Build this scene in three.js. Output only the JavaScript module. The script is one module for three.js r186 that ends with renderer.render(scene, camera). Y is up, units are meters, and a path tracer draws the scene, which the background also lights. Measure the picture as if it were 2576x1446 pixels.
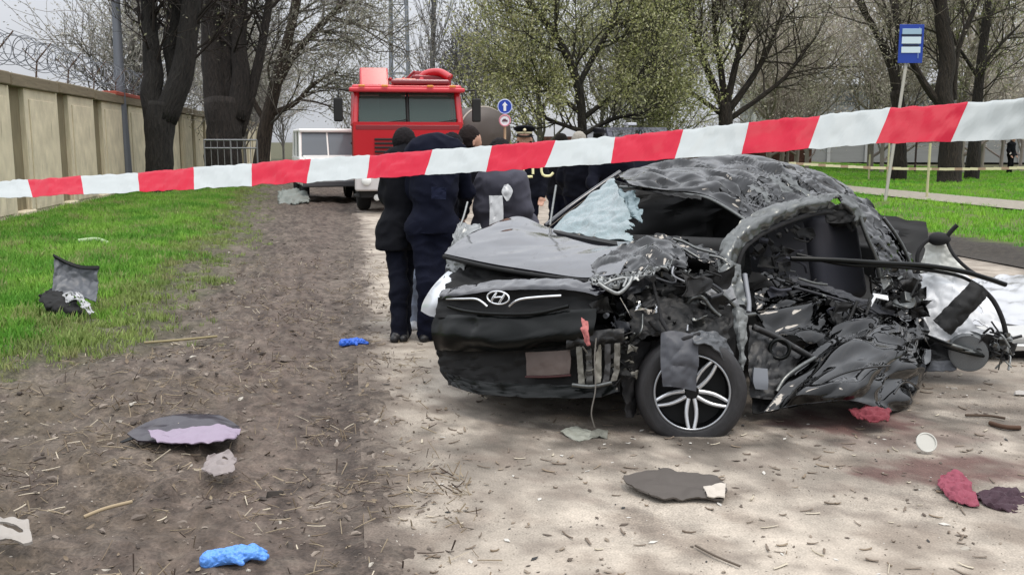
import * as THREE from 'three';
import { mergeGeometries, mergeVertices, toCreasedNormals } from 'three/addons/utils/BufferGeometryUtils.js';
import { RoundedBoxGeometry } from 'three/addons/geometries/RoundedBoxGeometry.js';
import { ConvexGeometry } from 'three/addons/geometries/ConvexGeometry.js';
import { MarchingCubes } from 'three/addons/objects/MarchingCubes.js';
import { createNoise2D, createNoise3D } from 'simplex-noise';

// ---------- camera, sky, sun, exposure ----------
const W = 2576, H = 1446, FOC = 2400, PITCH = 8.72 * Math.PI / 180, EYE = 1.6;
const scene = new THREE.Scene();
const camera = new THREE.PerspectiveCamera(2 * Math.atan(H / 2 / FOC) * 180 / Math.PI, W / H, 0.05, 3000);
camera.position.set(0, EYE, 0);
camera.rotation.x = -PITCH;
scene.add(camera);
const renderer = new THREE.WebGLRenderer({ antialias: true });
renderer.toneMapping = THREE.LinearToneMapping;
renderer.toneMappingExposure = 1.2;
renderer.shadowMap.enabled = true;
renderer.shadowMap.type = THREE.PCFSoftShadowMap;

let seedState = 12345;
function rnd() { seedState = (seedState + 0x6d2b79f5) | 0; let t = Math.imul(seedState ^ (seedState >>> 15), 1 | seedState); t = (t + Math.imul(t ^ (t >>> 7), 61 | t)) ^ t; return ((t ^ (t >>> 14)) >>> 0) / 4294967296; }
const rr = (a, b) => a + (b - a) * rnd();
const seed = (n) => { seedState = n * 7919 + 17; };
const N2 = createNoise2D(rnd), N3 = createNoise3D(rnd);
const fbm2 = (x, y, o = 4) => { let s = 0, a = 0.5, f = 1; for (let i = 0; i < o; i++) { s += a * N2(x * f, y * f); a *= 0.5; f *= 2.03; } return s; };
const fbm3 = (x, y, z, o = 4) => { let s = 0, a = 0.5, f = 1; for (let i = 0; i < o; i++) { s += a * N3(x * f, y * f, z * f); a *= 0.5; f *= 2.03; } return s; };
const clamp = THREE.MathUtils.clamp, lerp = THREE.MathUtils.lerp, smooth = THREE.MathUtils.smoothstep;
const V = (x, y, z) => new THREE.Vector3(x, y, z);

{ // overcast sky
  const w = 512, h = 256, d = new Float32Array(w * h * 4);
  for (let j = 0; j < h; j++) {
    const el = ((j + 0.5) / h - 0.5) * Math.PI, s = Math.max(0, Math.sin(el));
    for (let i = 0; i < w; i++) {
      const az = (i / w) * Math.PI * 2, cx = Math.cos(az) * Math.cos(el), cz = Math.sin(az) * Math.cos(el);
      let L = 0.47 * (1 + 3.1 * s);
      const c = fbm3(cx * 1.6, s * 4, cz * 1.6, 5);
      L *= 1 + 0.16 * c;
      if (el < -0.02) L = 0.3;
      const b = clamp(0.5 + c * 0.8, 0, 1), k = (j * w + i) * 4;
      d[k] = L * (0.95 + 0.03 * b); d[k + 1] = L * 0.995; d[k + 2] = L * (1.08 - 0.05 * b); d[k + 3] = 1;
    }
  }
  const sky = new THREE.DataTexture(d, w, h, THREE.RGBAFormat, THREE.FloatType);
  sky.mapping = THREE.EquirectangularReflectionMapping; sky.magFilter = sky.minFilter = THREE.LinearFilter; sky.wrapS = THREE.RepeatWrapping; sky.needsUpdate = true;
  scene.background = sky; scene.environment = sky;
}
const sun = new THREE.DirectionalLight(0xfff4e6, 1.3);
sun.position.set(9, 30, 0); sun.target.position.set(1, 0, -8); scene.add(sun, sun.target);
sun.castShadow = true; sun.shadow.radius = 40; sun.shadow.mapSize.set(4096, 4096);
Object.assign(sun.shadow.camera, { left: -40, right: 40, top: 40, bottom: -40, near: 1, far: 150 });

// ---------- camera geometry helpers: photograph pixel -> place in the world ----------
function ray(x, y) { return V((x - W / 2) / FOC, (H / 2 - y) / FOC, -1).applyAxisAngle(V(1, 0, 0), -PITCH); }
const at = (x, y, z) => V(0, EYE, 0).addScaledVector(ray(x, y), z);
const gnd = (x, y, h = 0) => { const r = ray(x, y); return V(0, EYE, 0).addScaledVector(r, (h - EYE) / r.y); };
const HEAD = 9.6 * Math.PI / 180;                                   // the road runs this far left of straight ahead
const RD = V(-Math.sin(HEAD), 0, -Math.cos(HEAD)), RR = V(Math.cos(HEAD), 0, -Math.sin(HEAD));
const road = (s, l, h = 0) => V(0, h, 0).addScaledVector(RD, s).addScaledVector(RR, l);
const toRoad = (p) => [p.x * RD.x + p.z * RD.z, p.x * RR.x + p.z * RR.z];

// ---------- naming and object helpers ----------
const used = new Map();
function numbered(name) { const n = used.get(name) ?? 0; used.set(name, n + 1); return n ? name + '_' + String(n).padStart(3, '0') : name; }
function tag(o, label, category, group) { o.userData.label = label; o.userData.category = category; if (group) o.userData.group = group; return o; }
function thing(name, label, category, p = V(0, 0, 0), turn = 0, group) {
  const o = new THREE.Group(); o.name = numbered(name); o.position.copy(p); o.rotation.y = turn; scene.add(o); return tag(o, label, category, group);
}
function mesh(name, g, m, parent, label) {
  const list = (Array.isArray(g) ? g : [g]);
  const geo = list.length > 1 ? merge(list) : list[0];
  const o = new THREE.Mesh(geo, m); o.name = parent ? name : numbered(name); o.castShadow = o.receiveShadow = true;
  (parent ?? scene).add(o); if (label) o.userData.label = label; return o;
}
function kind(o, k) { o.userData.kind = k; return o; }
function merge(list) {
  const keep = new Set(['position', 'normal', 'uv', 'color']);
  const hasC = list.some((g) => g.attributes.color);
  list = list.map((g) => {
    g = g.index ? g.toNonIndexed() : g.clone();
    for (const n of Object.keys(g.attributes)) if (!keep.has(n)) g.deleteAttribute(n);
    const n = g.attributes.position.count;
    if (!g.attributes.normal) g.computeVertexNormals();
    if (!g.attributes.uv) g.setAttribute('uv', new THREE.BufferAttribute(new Float32Array(n * 2), 2));
    if (hasC && !g.attributes.color) g.setAttribute('color', new THREE.BufferAttribute(new Float32Array(n * 3).fill(1), 3));
    return g;
  });
  return mergeGeometries(list, false);
}
// move geometry made in world coordinates into the frame of a parent group
function local(g, o) { o.updateMatrixWorld(true); g.applyMatrix4(o.matrixWorld.clone().invert()); return g; }
const box = (w, h, d, x = 0, y = 0, z = 0, r = 0.01) => { const g = r > 0 ? new RoundedBoxGeometry(w, h, d, 2, Math.min(r, w / 2.01, h / 2.01, d / 2.01)) : new THREE.BoxGeometry(w, h, d); g.translate(x, y, z); return g; };
const cyl = (r0, r1, h, seg = 12, x = 0, y = 0, z = 0) => { const g = new THREE.CylinderGeometry(r1, r0, h, seg); g.translate(x, y + h / 2, z); return g; };
// tapered tube along points with radius per point
function tube(pts, rads, sides = 6, colour) {
  const n = pts.length, pos = [], nor = [], uv = [], idx = [], col = [];
  let prev = V(0, 0, 1), len = 0;
  for (let i = 0; i < n; i++) {
    const t = (i === 0 ? pts[1].clone().sub(pts[0]) : i === n - 1 ? pts[n - 1].clone().sub(pts[n - 2]) : pts[i + 1].clone().sub(pts[i - 1])).normalize();
    let a = V(0, 0, 0).crossVectors(t, prev); if (a.lengthSq() < 1e-6) a.crossVectors(t, V(1, 0, 0.3)); a.normalize();
    const b = V(0, 0, 0).crossVectors(a, t).normalize(); prev = b.clone();
    const r = Array.isArray(rads) ? rads[i] : rads;
    if (i) len += pts[i].distanceTo(pts[i - 1]);
    for (let k = 0; k <= sides; k++) {
      const q = k / sides * Math.PI * 2, nx = a.clone().multiplyScalar(Math.cos(q)).addScaledVector(b, Math.sin(q));
      pos.push(pts[i].x + nx.x * r, pts[i].y + nx.y * r, pts[i].z + nx.z * r); nor.push(nx.x, nx.y, nx.z); uv.push(k / sides * Math.max(0.1, Math.PI * 2 * r), len);
      if (colour) col.push(...colour);
    }
  }
  const s1 = sides + 1;
  for (let i = 0; i < n - 1; i++) for (let k = 0; k < sides; k++) { const q = i * s1 + k; idx.push(q, q + s1, q + 1, q + 1, q + s1, q + s1 + 1); }
  for (const [e, fl] of [[0, 0], [n - 1, 1]]) {
    if ((Array.isArray(rads) ? rads[e] : rads) < 0.004) continue;
    const c = pos.length / 3; const dir = (e ? pts[n - 1].clone().sub(pts[n - 2]) : pts[0].clone().sub(pts[1])).normalize();
    pos.push(pts[e].x, pts[e].y, pts[e].z); nor.push(dir.x, dir.y, dir.z); uv.push(0, 0); if (colour) col.push(...colour);
    for (let k = 0; k < sides; k++) { const q = e * s1 + k; fl ? idx.push(q + 1, q, c) : idx.push(q, q + 1, c); }
  }
  const g = new THREE.BufferGeometry();
  g.setAttribute('position', new THREE.Float32BufferAttribute(pos, 3)); g.setAttribute('normal', new THREE.Float32BufferAttribute(nor, 3)); g.setAttribute('uv', new THREE.Float32BufferAttribute(uv, 2));
  if (colour) g.setAttribute('color', new THREE.Float32BufferAttribute(col, 3));
  g.setIndex(idx); return g;
}
const curve = (pts, n = 12) => new THREE.CatmullRomCurve3(pts, false, 'centripetal').getPoints(n);
const rope = (pts, r, n = 16, sides = 6) => tube(curve(pts, n), r, sides);

// bent, dented sheet: a grid of control points, smoothed, creased along its normal, with real thickness
const crush = (p, f) => { // angular folds: straight facets between sharp ridges and valleys
  const q = (k, o) => Math.abs(N3(p.x * f * k + o, p.y * f * k - o, p.z * f * k + 2 * o));
  return 1.1 * (q(1, 0) - q(1.25, 5.3)) + 0.42 * (q(2.2, 11) - q(2.6, 17.1));
};
function sheet(rows, o = {}) {
  const { nu = 30, nv = 30, freq = 3, thick = 0.006, keep = 0, hole, ragged = 0, hard = false } = o;
  const dent = Math.min(o.dent ?? 0, (o.cap ?? 0.085) / freq), dir = o.along && V(...o.along).normalize();
  const fold = (p) => (dir ? crush(p.clone().addScaledVector(dir, -(o.stretch ?? 0.75) * p.dot(dir)), freq) : crush(p, freq));
  const line = (pts, t) => {
    const n = pts.length - 1, u = t * n, i = Math.min(n - 1, Math.floor(u)), f = u - i;
    const p0 = pts[Math.max(0, i - 1)], p1 = pts[i], p2 = pts[i + 1], p3 = pts[Math.min(n, i + 2)];
    if (hard) return p1.clone().lerp(p2, f);
    const c = (a, b, d, e) => 0.5 * (2 * b + (d - a) * f + (2 * a - 5 * b + 4 * d - e) * f * f + (3 * b - a - 3 * d + e) * f * f * f);
    return V(c(p0.x, p1.x, p2.x, p3.x), c(p0.y, p1.y, p2.y, p3.y), c(p0.z, p1.z, p2.z, p3.z));
  };
  const P = [];
  for (let j = 0; j <= nv; j++) for (let i = 0; i <= nu; i++) P.push(line(rows.map((r) => line(r, i / nu)), j / nv));
  const q = nu + 1, at_ = (i, j) => P[clamp(j, 0, nv) * q + clamp(i, 0, nu)];
  const nrm = () => P.map((_, k) => { const i = k % q, j = (k / q) | 0; return V(0, 0, 0).crossVectors(at_(i + 1, j).clone().sub(at_(i - 1, j)), at_(i, j + 1).clone().sub(at_(i, j - 1))).normalize(); });
  if (dent || ragged) {
    const n = nrm();
    P.forEach((p, k) => {
      const i = k % q, j = (k / q) | 0, e = Math.min(i, nu - i) / nu, g = Math.min(j, nv - j) / nv;
      const w = keep ? clamp(Math.min(e, g) / keep, 0.15, 1) : 1;
      if (ragged) { const m = Math.max(0, 1 - Math.min(i, nu - i, j, nv - j) / 2); p.add(V(N3(p.x * 14, p.y * 14, p.z * 14 + 9), N3(p.x * 14, p.y * 14 + 5, p.z * 14), 0.4 * N3(p.x * 14 + 4, p.y * 14, p.z * 14)).multiplyScalar(ragged * m)); }
      if (dent) p.addScaledVector(n[k], dent * w * fold(p));
    });
  }
  const n = nrm(), pos = [], uv = [], idx = [];
  let len = at_(0, 0).distanceTo(at_(nu, 0)), hgt = at_(0, 0).distanceTo(at_(0, nv)); len = Math.max(len, at_(0, nv).distanceTo(at_(nu, nv)));
  const skip = (i, j) => hole && hole((i + 0.5) / nu, (j + 0.5) / nv);
  for (const side of [0.5, -0.5]) P.forEach((p, k) => { const i = k % q, j = (k / q) | 0; pos.push(p.x + n[k].x * thick * side, p.y + n[k].y * thick * side, p.z + n[k].z * thick * side); uv.push(i / nu * len, j / nv * hgt); });
  const B = P.length, face = (a, b, c, d) => idx.push(a, b, c, a, c, d);
  for (let j = 0; j < nv; j++) for (let i = 0; i < nu; i++) {
    if (skip(i, j)) continue;
    const a = j * q + i, b = a + 1, c = b + q, d = a + q;
    face(a, b, c, d); face(B + d, B + c, B + b, B + a);
    const out = (x, y) => x < 0 || y < 0 || x >= nu || y >= nv || skip(x, y);
    if (out(i, j - 1)) face(a, B + a, B + b, b); if (out(i + 1, j)) face(b, B + b, B + c, c); if (out(i, j + 1)) face(c, B + c, B + d, d); if (out(i - 1, j)) face(d, B + d, B + a, a);
  }
  let g = new THREE.BufferGeometry();
  g.setAttribute('position', new THREE.Float32BufferAttribute(pos, 3)); g.setAttribute('uv', new THREE.Float32BufferAttribute(uv, 2)); g.setIndex(idx);
  g = toCreasedNormals(g, o.crease ?? 0.55);
  return g;
}
const px = (rows) => rows.map((r) => r.map((p) => at(p[0], p[1], p[2])));   // rows of [x, y, depth]

// ---------- textures and materials ----------
function tex(n, f, srgb = true, rep = 1) {
  const d = new Uint8Array(n * n * 4);
  for (let j = 0; j < n; j++) for (let i = 0; i < n; i++) { const c = f(i / n, j / n, i, j), k = (j * n + i) * 4; d[k] = clamp(c[0], 0, 1) * 255; d[k + 1] = clamp(c[1], 0, 1) * 255; d[k + 2] = clamp(c[2], 0, 1) * 255; d[k + 3] = 255; }
  const t = new THREE.DataTexture(d, n, n); t.wrapS = t.wrapT = THREE.RepeatWrapping; t.magFilter = THREE.LinearFilter; t.minFilter = THREE.LinearMipmapLinearFilter; t.generateMipmaps = true;
  if (srgb) t.colorSpace = THREE.SRGBColorSpace; t.repeat.set(rep, rep); t.needsUpdate = true; return t;
}
// seamless noise on a torus-like blend
const tile = (f) => (u, v) => { const a = f(u, v), b = f(u - 1, v), c = f(u, v - 1), d = f(u - 1, v - 1); return lerp(lerp(a, b, u), lerp(c, d, u), v); };
const std = (hex, rough = 0.8, o = {}) => new THREE.MeshStandardMaterial({ color: hex, roughness: rough, side: THREE.DoubleSide, ...o });
const phys = (hex, o = {}) => new THREE.MeshPhysicalMaterial({ color: hex, side: THREE.DoubleSide, ...o });
const lin = (r, g, b) => new THREE.Color().setRGB(r, g, b);
// ================= SETTING =================
const soilGrain = tile((u, v) => fbm2(u * 9, v * 9, 5) * 0.7 + 0.55 * fbm2(u * 40 + 5, v * 40, 3));
const soilTex = tex(1024, (u, v) => { const g = 0.8 + 0.42 * soilGrain(u, v); return [g, g * 0.985, g * 0.97]; }, true);
const soilBump = tex(1024, (u, v) => { const g = 0.5 + 0.6 * soilGrain(u, v); return [g, g, g]; }, false);
soilTex.repeat.set(0.9, 0.9); soilBump.repeat.set(0.9, 0.9);
const soilM = new THREE.MeshStandardMaterial({ vertexColors: true, map: soilTex, bumpMap: soilBump, bumpScale: 0.018, roughness: 0.97 });
const asphaltGrain = tile((u, v) => fbm2(u * 5, v * 5, 4) * 0.6 + 0.75 * N2(u * 90, v * 90) * 0.5 + 0.3 * fbm2(u * 30, v * 30, 3));
const roadTex = tex(1024, (u, v) => { const g = 0.84 + 0.26 * asphaltGrain(u, v); return [g, g * 0.99, g * 0.975]; });
const roadBump = tex(1024, (u, v) => { const g = 0.5 + 0.5 * asphaltGrain(u, v); return [g, g, g]; }, false);
roadTex.repeat.set(0.8, 0.8); roadBump.repeat.set(0.8, 0.8);
const roadM = new THREE.MeshStandardMaterial({ vertexColors: true, map: roadTex, bumpMap: roadBump, bumpScale: 0.006, roughness: 0.95 });

const grassEdge = (s) => (s < 7.6 ? -1.9 - (7.6 - s) * 0.75 : s < 14 ? -1.85 : -1.85 - (s - 14) * 0.065);
// how green a place is, 0..1
function grassAt(s, l) {
  if (l < 0.15) { const e = grassEdge(s) + 0.55 * fbm2(s * 0.45, l * 0.45, 3); return smooth(e - l + 0.5 * fbm2(s * 1.7 + 9, l * 1.7, 2), -0.8, 1.3) * (l < -6.2 ? 0.3 : 1); }
  if (l > 8.6) return smooth(l - 8.9 - 0.5 * fbm2(s * 0.4, l * 0.4, 3), 0, 0.8) * (Math.abs(l - 15.2) < 0.9 ? 0 : 1);
  return 0;
}
const vergeY = (s, l) => { // left verge
  const e = smooth(-l, 0.1, 0.7);
  const rut = -0.05 * Math.exp(-Math.pow((l + 0.12) / 0.16, 2)) - 0.035 * Math.exp(-Math.pow((l + 0.75 + 0.1 * N2(s * 0.3, 3)) / 0.22, 2));
  const edge = l > -0.35 ? 0.022 * smooth(l, -0.35, 0.1) - 0.16 * Math.max(0, l - 0.03 - 0.12 * fbm2(s * 1.2, 7, 3) - 0.1 * fbm2(s * 6, l * 6, 2)) : 0;
  return 0.012 + edge + e * (0.03 + 0.05 * fbm2(s * 0.7, l * 0.7, 3) + 0.045 * fbm2(s * 2.6, l * 2.6, 3) + 0.022 * fbm2(s * 8, l * 8, 3)) + rut * (0.5 + 0.5 * N2(s * 1.1, 8)) + 0.012 * fbm2(s * 14, l * 14, 2) + 0.07 * smooth(-l, 1.5, 4);
};
const roadY = (s, l) => 0.004 * fbm2(s * 0.8, l * 0.8, 2) + 0.006 * fbm2(s * 9, l * 9, 3) * smooth(Math.abs(l - 4), 1, 4);
function terrain(ss, ls, fy, fc, tilt = 0) {
  const pos = [], col = [], uv = [], idx = [], n = ls.length;
  for (const s of ss) for (const l of ls) { const p = road(s, l, fy(s, l)); pos.push(p.x, p.y, p.z); col.push(...fc(s, l)); uv.push(l, s); }
  for (let j = 0; j < ss.length - 1; j++) for (let i = 0; i < n - 1; i++) { const a = j * n + i; idx.push(a, a + 1, a + n, a + 1, a + n + 1, a + n); }
  const g = new THREE.BufferGeometry();
  g.setAttribute('position', new THREE.Float32BufferAttribute(pos, 3)); g.setAttribute('color', new THREE.Float32BufferAttribute(col, 3)); g.setAttribute('uv', new THREE.Float32BufferAttribute(uv, 2));
  g.setIndex(idx); g.computeVertexNormals(); return g;
}
const steps = (a, b, d0, grow = 0) => { const r = [a]; let d = d0; while (r[r.length - 1] < b) { r.push(Math.min(b, r[r.length - 1] + d)); d *= 1 + grow; } return r; };
const mix3 = (a, b, t) => [lerp(a[0], b[0], t), lerp(a[1], b[1], t), lerp(a[2], b[2], t)];

const groundM = std(0x5a5a3c, 1, { map: soilTex });
kind(mesh('ground', (() => { const g = new THREE.PlaneGeometry(1600, 1600, 8, 8); g.rotateX(-Math.PI / 2); g.translate(0, -0.14, -400); const u = g.attributes.uv; for (let i = 0; i < u.count; i++) u.setXY(i, u.getX(i) * 300, u.getY(i) * 300); return g; })(), groundM), 'structure');

const vergeC = (s, l) => {
  const g = grassAt(s, l), m = 0.5 + fbm2(s * 0.6 + 3, l * 0.9, 4), m2 = 0.5 + fbm2(s * 2.2, l * 2.2 + 9, 3);
  let c = mix3([0.128, 0.102, 0.085], [0.225, 0.187, 0.156], clamp(m, 0, 1));
  c = mix3(c, [0.06, 0.042, 0.033], 0.6 * smooth(m2, 0.55, 0.95));
  c = mix3(c, [0.17, 0.128, 0.108], 0.6 * smooth(l, -1.3, -0.5) * smooth(-l, 0, 0.5));       // trodden strip beside the road
  const rutc = 0.5 + fbm2(s * 0.55, l * 3.2 + 40, 4), fine = 0.5 + fbm2(s * 6, l * 6 + 3, 3);
  c = mix3(c, [0.085, 0.063, 0.052], 0.7 * smooth(rutc, 0.58, 0.85)); c = mix3(c, [0.21, 0.18, 0.15], 0.55 * smooth(fine, 0.6, 0.95)); c = mix3(c, [0.045, 0.034, 0.027], 0.6 * smooth(1 - fine, 0.62, 0.95));
  c = mix3(c, [0.135, 0.135, 0.07], 0.55 * smooth(-l, 1.2, 2.6) * clamp(m2, 0, 1));
  if (s < 6.5) c = mix3(c, [0.16, 0.128, 0.092], 0.6 * smooth(-l, 0.2, 1.2) * clamp(m2, 0, 1));
  c = mix3(c, [0.24, 0.205, 0.172], 0.4 * smooth(l + 0.25 * fbm2(s * 1.4, l * 3, 3), -0.05, 0.4));
  return mix3(c, [0.085, 0.125, 0.03], g * 0.9);
};
const vergeL = [...steps(-7.6, -2.6, 0.09), ...steps(-2.55, 0.62, 0.032)];
kind(mesh('verge', terrain(steps(1.2, 70, 0.035, 0.0045), vergeL, vergeY, vergeC), soilM), 'structure');

const roadC = (s, l) => {
  const m = 0.5 + fbm2(s * 0.35, l * 0.5, 4), m2 = 0.5 + fbm2(s * 1.6, l * 1.6, 3);
  let c = mix3([0.39, 0.348, 0.298], [0.60, 0.54, 0.465], clamp(m, 0, 1));
  c = mix3(c, [0.62, 0.555, 0.475], 0.5 * smooth(3.8 - s, 0, 1.4));
  c = mix3(c, [0.22, 0.175, 0.14], 0.6 * smooth(m2, 0.58, 0.9));                       // trampled mud
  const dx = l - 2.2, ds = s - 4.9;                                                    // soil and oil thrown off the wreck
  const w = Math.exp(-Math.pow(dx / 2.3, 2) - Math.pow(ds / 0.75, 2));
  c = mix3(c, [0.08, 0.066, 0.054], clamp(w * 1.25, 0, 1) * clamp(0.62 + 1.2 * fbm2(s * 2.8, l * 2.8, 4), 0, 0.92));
  for (const [s0, l0, a, b, k] of [[4.9, 2.75, 0.5, 0.3, 0.95], [4.05, 2.85, 0.55, 0.24, 0.9], [6.3, 3.6, 0.6, 0.3, 0.6], [4.5, 2.95, 0.5, 0.2, 0.4]]) { // spilled reddish brown liquid soaked into the dust
    const q = Math.pow((l - l0) / a, 2) + Math.pow((s - s0) / b, 2) + 0.9 * fbm2(s * 4, l * 4, 4); c = mix3(c, [0.135, 0.068, 0.06], k * smooth(1.1 - q, 0, 0.8)); }
  c = mix3(c, [0.23, 0.19, 0.16], 0.6 * smooth(0.5 + fbm2(s * 3.2 + 30, l * 2.1, 4), 0.66, 0.9));
  c = mix3(c, [0.165, 0.133, 0.111], 0.9 * smooth(0.34 - l + 0.12 * fbm2(s * 1.2, 7, 3) + 0.2 * fbm2(s * 3.5, l * 3.5, 3), 0, 0.26));
  return mix3(c, [0.12, 0.10, 0.08], smooth(l, 7.9, 8.5) * 0.8);
};
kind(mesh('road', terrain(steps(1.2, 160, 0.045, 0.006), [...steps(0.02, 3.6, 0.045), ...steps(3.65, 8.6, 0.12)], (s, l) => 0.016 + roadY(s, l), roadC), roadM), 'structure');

const lawnY = (s, l) => 0.03 + 0.1 * smooth(l, 8.5, 9.2) * (1 + 0.5 * fbm2(s * 1.3, l * 1.3, 3)) + 0.05 * Math.exp(-Math.pow((l - 8.8) / 0.3, 2)) * (1 + N2(s * 1.8, 2)) - 0.03 * smooth(l, 13, 15);
const lawnC = (s, l) => { const g = grassAt(s, l), m = 0.5 + fbm2(s * 0.3, l * 0.3, 3); return mix3([0.06, 0.052, 0.042], mix3([0.11, 0.17, 0.025], [0.16, 0.21, 0.045], clamp(m, 0, 1)), g); };
kind(mesh('lawn', terrain(steps(4, 90, 0.14, 0.008), steps(8.3, 34, 0.16, 0.01), lawnY, lawnC), soilM), 'structure');
const pathM = std(0xa39d90, 0.9, { map: roadTex });
kind(mesh('path', terrain(steps(6, 80, 0.5), steps(14.15, 16.2, 0.5), (s, l) => 0.155, () => [1, 1, 1]), pathM), 'structure');

// ---- grass: blades nobody could count ----
function bladeGeo(n, hgt, spread) {
  const pos = [], nor = [], idx = [];
  for (let i = 0; i < n; i++) {
    const a = rr(0, 6.28), r = spread * Math.sqrt(rnd()), x = Math.cos(a) * r, z = Math.sin(a) * r, h = hgt * rr(0.55, 1.1), w = rr(0.003, 0.006), b = rr(0, 6.28), lean = h * rr(0.15, 0.8), la = rr(0, 6.28);
    const bx = Math.cos(b) * w, bz = Math.sin(b) * w, k = pos.length / 3, mx = x + Math.cos(la) * lean * 0.35, mz = z + Math.sin(la) * lean * 0.35, tx = x + Math.cos(la) * lean, tz = z + Math.sin(la) * lean;
    pos.push(x - bx, 0, z - bz, x + bx, 0, z + bz, mx - bx * 0.8, h * 0.6, mz - bz * 0.8, mx + bx * 0.8, h * 0.6, mz + bz * 0.8, tx, h * 0.95, tz);
    for (let q = 0; q < 5; q++) nor.push(0, 1, 0);
    idx.push(k, k + 1, k + 2, k + 1, k + 3, k + 2, k + 2, k + 3, k + 4);
  }
  const g = new THREE.BufferGeometry(); g.setAttribute('position', new THREE.Float32BufferAttribute(pos, 3)); g.setIndex(idx); g.computeVertexNormals(); return g;
}
const leafM = (o = {}) => new THREE.MeshPhysicalMaterial({ color: 0xffffff, roughness: 0.8, side: THREE.DoubleSide, transmission: 0.25, ...o });
function scatter(name, geo, mat, count, place, label, category) {
  const im = new THREE.InstancedMesh(geo, mat, count), m = new THREE.Matrix4(), q = new THREE.Quaternion(), e = new THREE.Euler(), c = new THREE.Color();
  let n = 0, tries = 0;
  while (n < count && tries++ < count * 12) {
    const r = place(); if (!r) continue;
    e.set(r.rx ?? 0, r.ry ?? rr(0, 6.28), r.rz ?? 0); q.setFromEuler(e);
    m.compose(r.p, q, Array.isArray(r.s) ? V(...r.s) : V(r.s, r.s, r.s)); im.setMatrixAt(n, m); im.setColorAt(n, c.setRGB(...r.c)); n++;
  }
  im.count = n; im.name = numbered(name); im.castShadow = im.receiveShadow = true; im.instanceMatrix.needsUpdate = true; scene.add(im); tag(im, label, category); return kind(im, 'stuff');
}
seed(11);
const depthBias = (a, b, k) => a + (b - a) * Math.pow(rnd(), k);
const grassM = std(0xffffff, 0.75);
scatter('grass', bladeGeo(16, 0.11, 0.10), grassM, 26000, () => {
  const s = depthBias(6.2, 42, 1.5), l = rr(-6.6, -0.9), g = grassAt(s, l); if (rnd() > Math.pow(g, 1.3)) return null;
  const t = clamp(0.5 + fbm2(s * 0.5, l * 0.5, 3) + rr(-0.25, 0.25), 0, 1), k = 0.5 + 0.75 * g;
  let c = mix3([0.075, 0.24, 0.014], [0.22, 0.41, 0.05], t); const dry = smooth(0.5 + fbm2(s * 1.3 + 20, l * 1.3, 3) + rr(-0.2, 0.2), 0.62, 0.95); c = mix3(c, [0.30, 0.29, 0.13], dry * 0.75); if (g < 0.7) c = mix3(c, [0.23, 0.23, 0.09], 0.6);
  return { p: road(s, l, vergeY(s, l) - 0.005), s: k * rr(0.45, 1.25), c };
}, 'spring grass growing on the verge below the concrete wall', 'grass');
scatter('grass', bladeGeo(16, 0.10, 0.14), grassM, 22000, () => {
  const s = depthBias(8, 60, 1.4), l = rr(8.8, 33), g = grassAt(s, l); if (rnd() > g) return null;
  const t = clamp(0.5 + fbm2(s * 0.25, l * 0.25, 3) + rr(-0.25, 0.25), 0, 1);
  return { p: road(s, l, lawnY(s, l) - 0.01), s: rr(0.7, 1.3), c: mix3([0.09, 0.33, 0.008], [0.23, 0.45, 0.03], t) };
}, 'bright lawn grass across the road beside the footpath', 'grass');

// ---- litter of the ground ----
const chip = () => { const pts = []; for (let i = 0; i < 11; i++) { const v = V(rr(-1, 1), rr(-1, 1), rr(-1, 1)).normalize(); pts.push(V(v.x, v.y * 0.6, v.z * 0.8)); } return new ConvexGeometry(pts); };
const litterPlace = (l0, l1, s0, s1, k) => { const s = depthBias(s0, s1, k), l = rr(l0, l1); return [s, l]; };
const onGround = (s, l, up = 0) => road(s, l, (l < 0.1 ? vergeY(s, l) : 0.016 + roadY(s, l)) + up);
scatter('gravel', chip(), std(0xffffff, 0.95), 6500, () => {
  const [s, l] = litterPlace(-4, 0.3, 2.6, 16, 2), t = rnd(), z = 0.005 + 0.022 * Math.pow(rnd(), 8);
  if (s > 9 && grassAt(s, l) > 0.5) return null;
  const c = t < 0.7 ? mix3([0.12, 0.097, 0.08], [0.25, 0.21, 0.175], rnd()) : t < 0.93 ? [0.06, 0.048, 0.04] : [0.4, 0.37, 0.32];
  return { p: onGround(s, l, z * 0.2), s: [z * rr(0.8, 1.8), z * rr(0.6, 1), z], c, rx: rr(-0.3, 0.3) };
}, 'clods and small stones strewn over the bare verge', 'gravel');
const straw = (() => { const g = new THREE.CylinderGeometry(0.002, 0.003, 1, 4, 3); const p = g.attributes.position; for (let i = 0; i < p.count; i++) { const y = p.getY(i); p.setX(i, p.getX(i) + 0.012 * y * y); } g.rotateZ(Math.PI / 2); g.computeVertexNormals(); return g; })();
scatter('straw', straw, std(0xffffff, 0.9), 4200, () => {
  const [s, l] = litterPlace(-3.6, 0.5, 2.6, 13, 1.9); if (s > 8.5 && grassAt(s, l) > 0.6) return null; if (rnd() > clamp(0.3 + 1.5 * fbm2(s * 0.9 + 50, l * 0.9, 3), 0.05, 1)) return null;
  const t = rnd(), L = rr(0.02, 0.11), c = t < 0.4 ? [0.26, 0.21, 0.145] : t < 0.75 ? [0.17, 0.13, 0.09] : t < 0.93 ? [0.07, 0.05, 0.04] : [0.5, 0.44, 0.34];
  return { p: onGround(s, l, rr(0.004, 0.02)), s: [L, rr(0.5, 1.3), rr(0.6, 1.3)], c, rx: rr(0, 6.28), rz: rr(-0.2, 0.2) };
}, 'dry grass stalks and bits of twig lying on the soil', 'straw');
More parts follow.
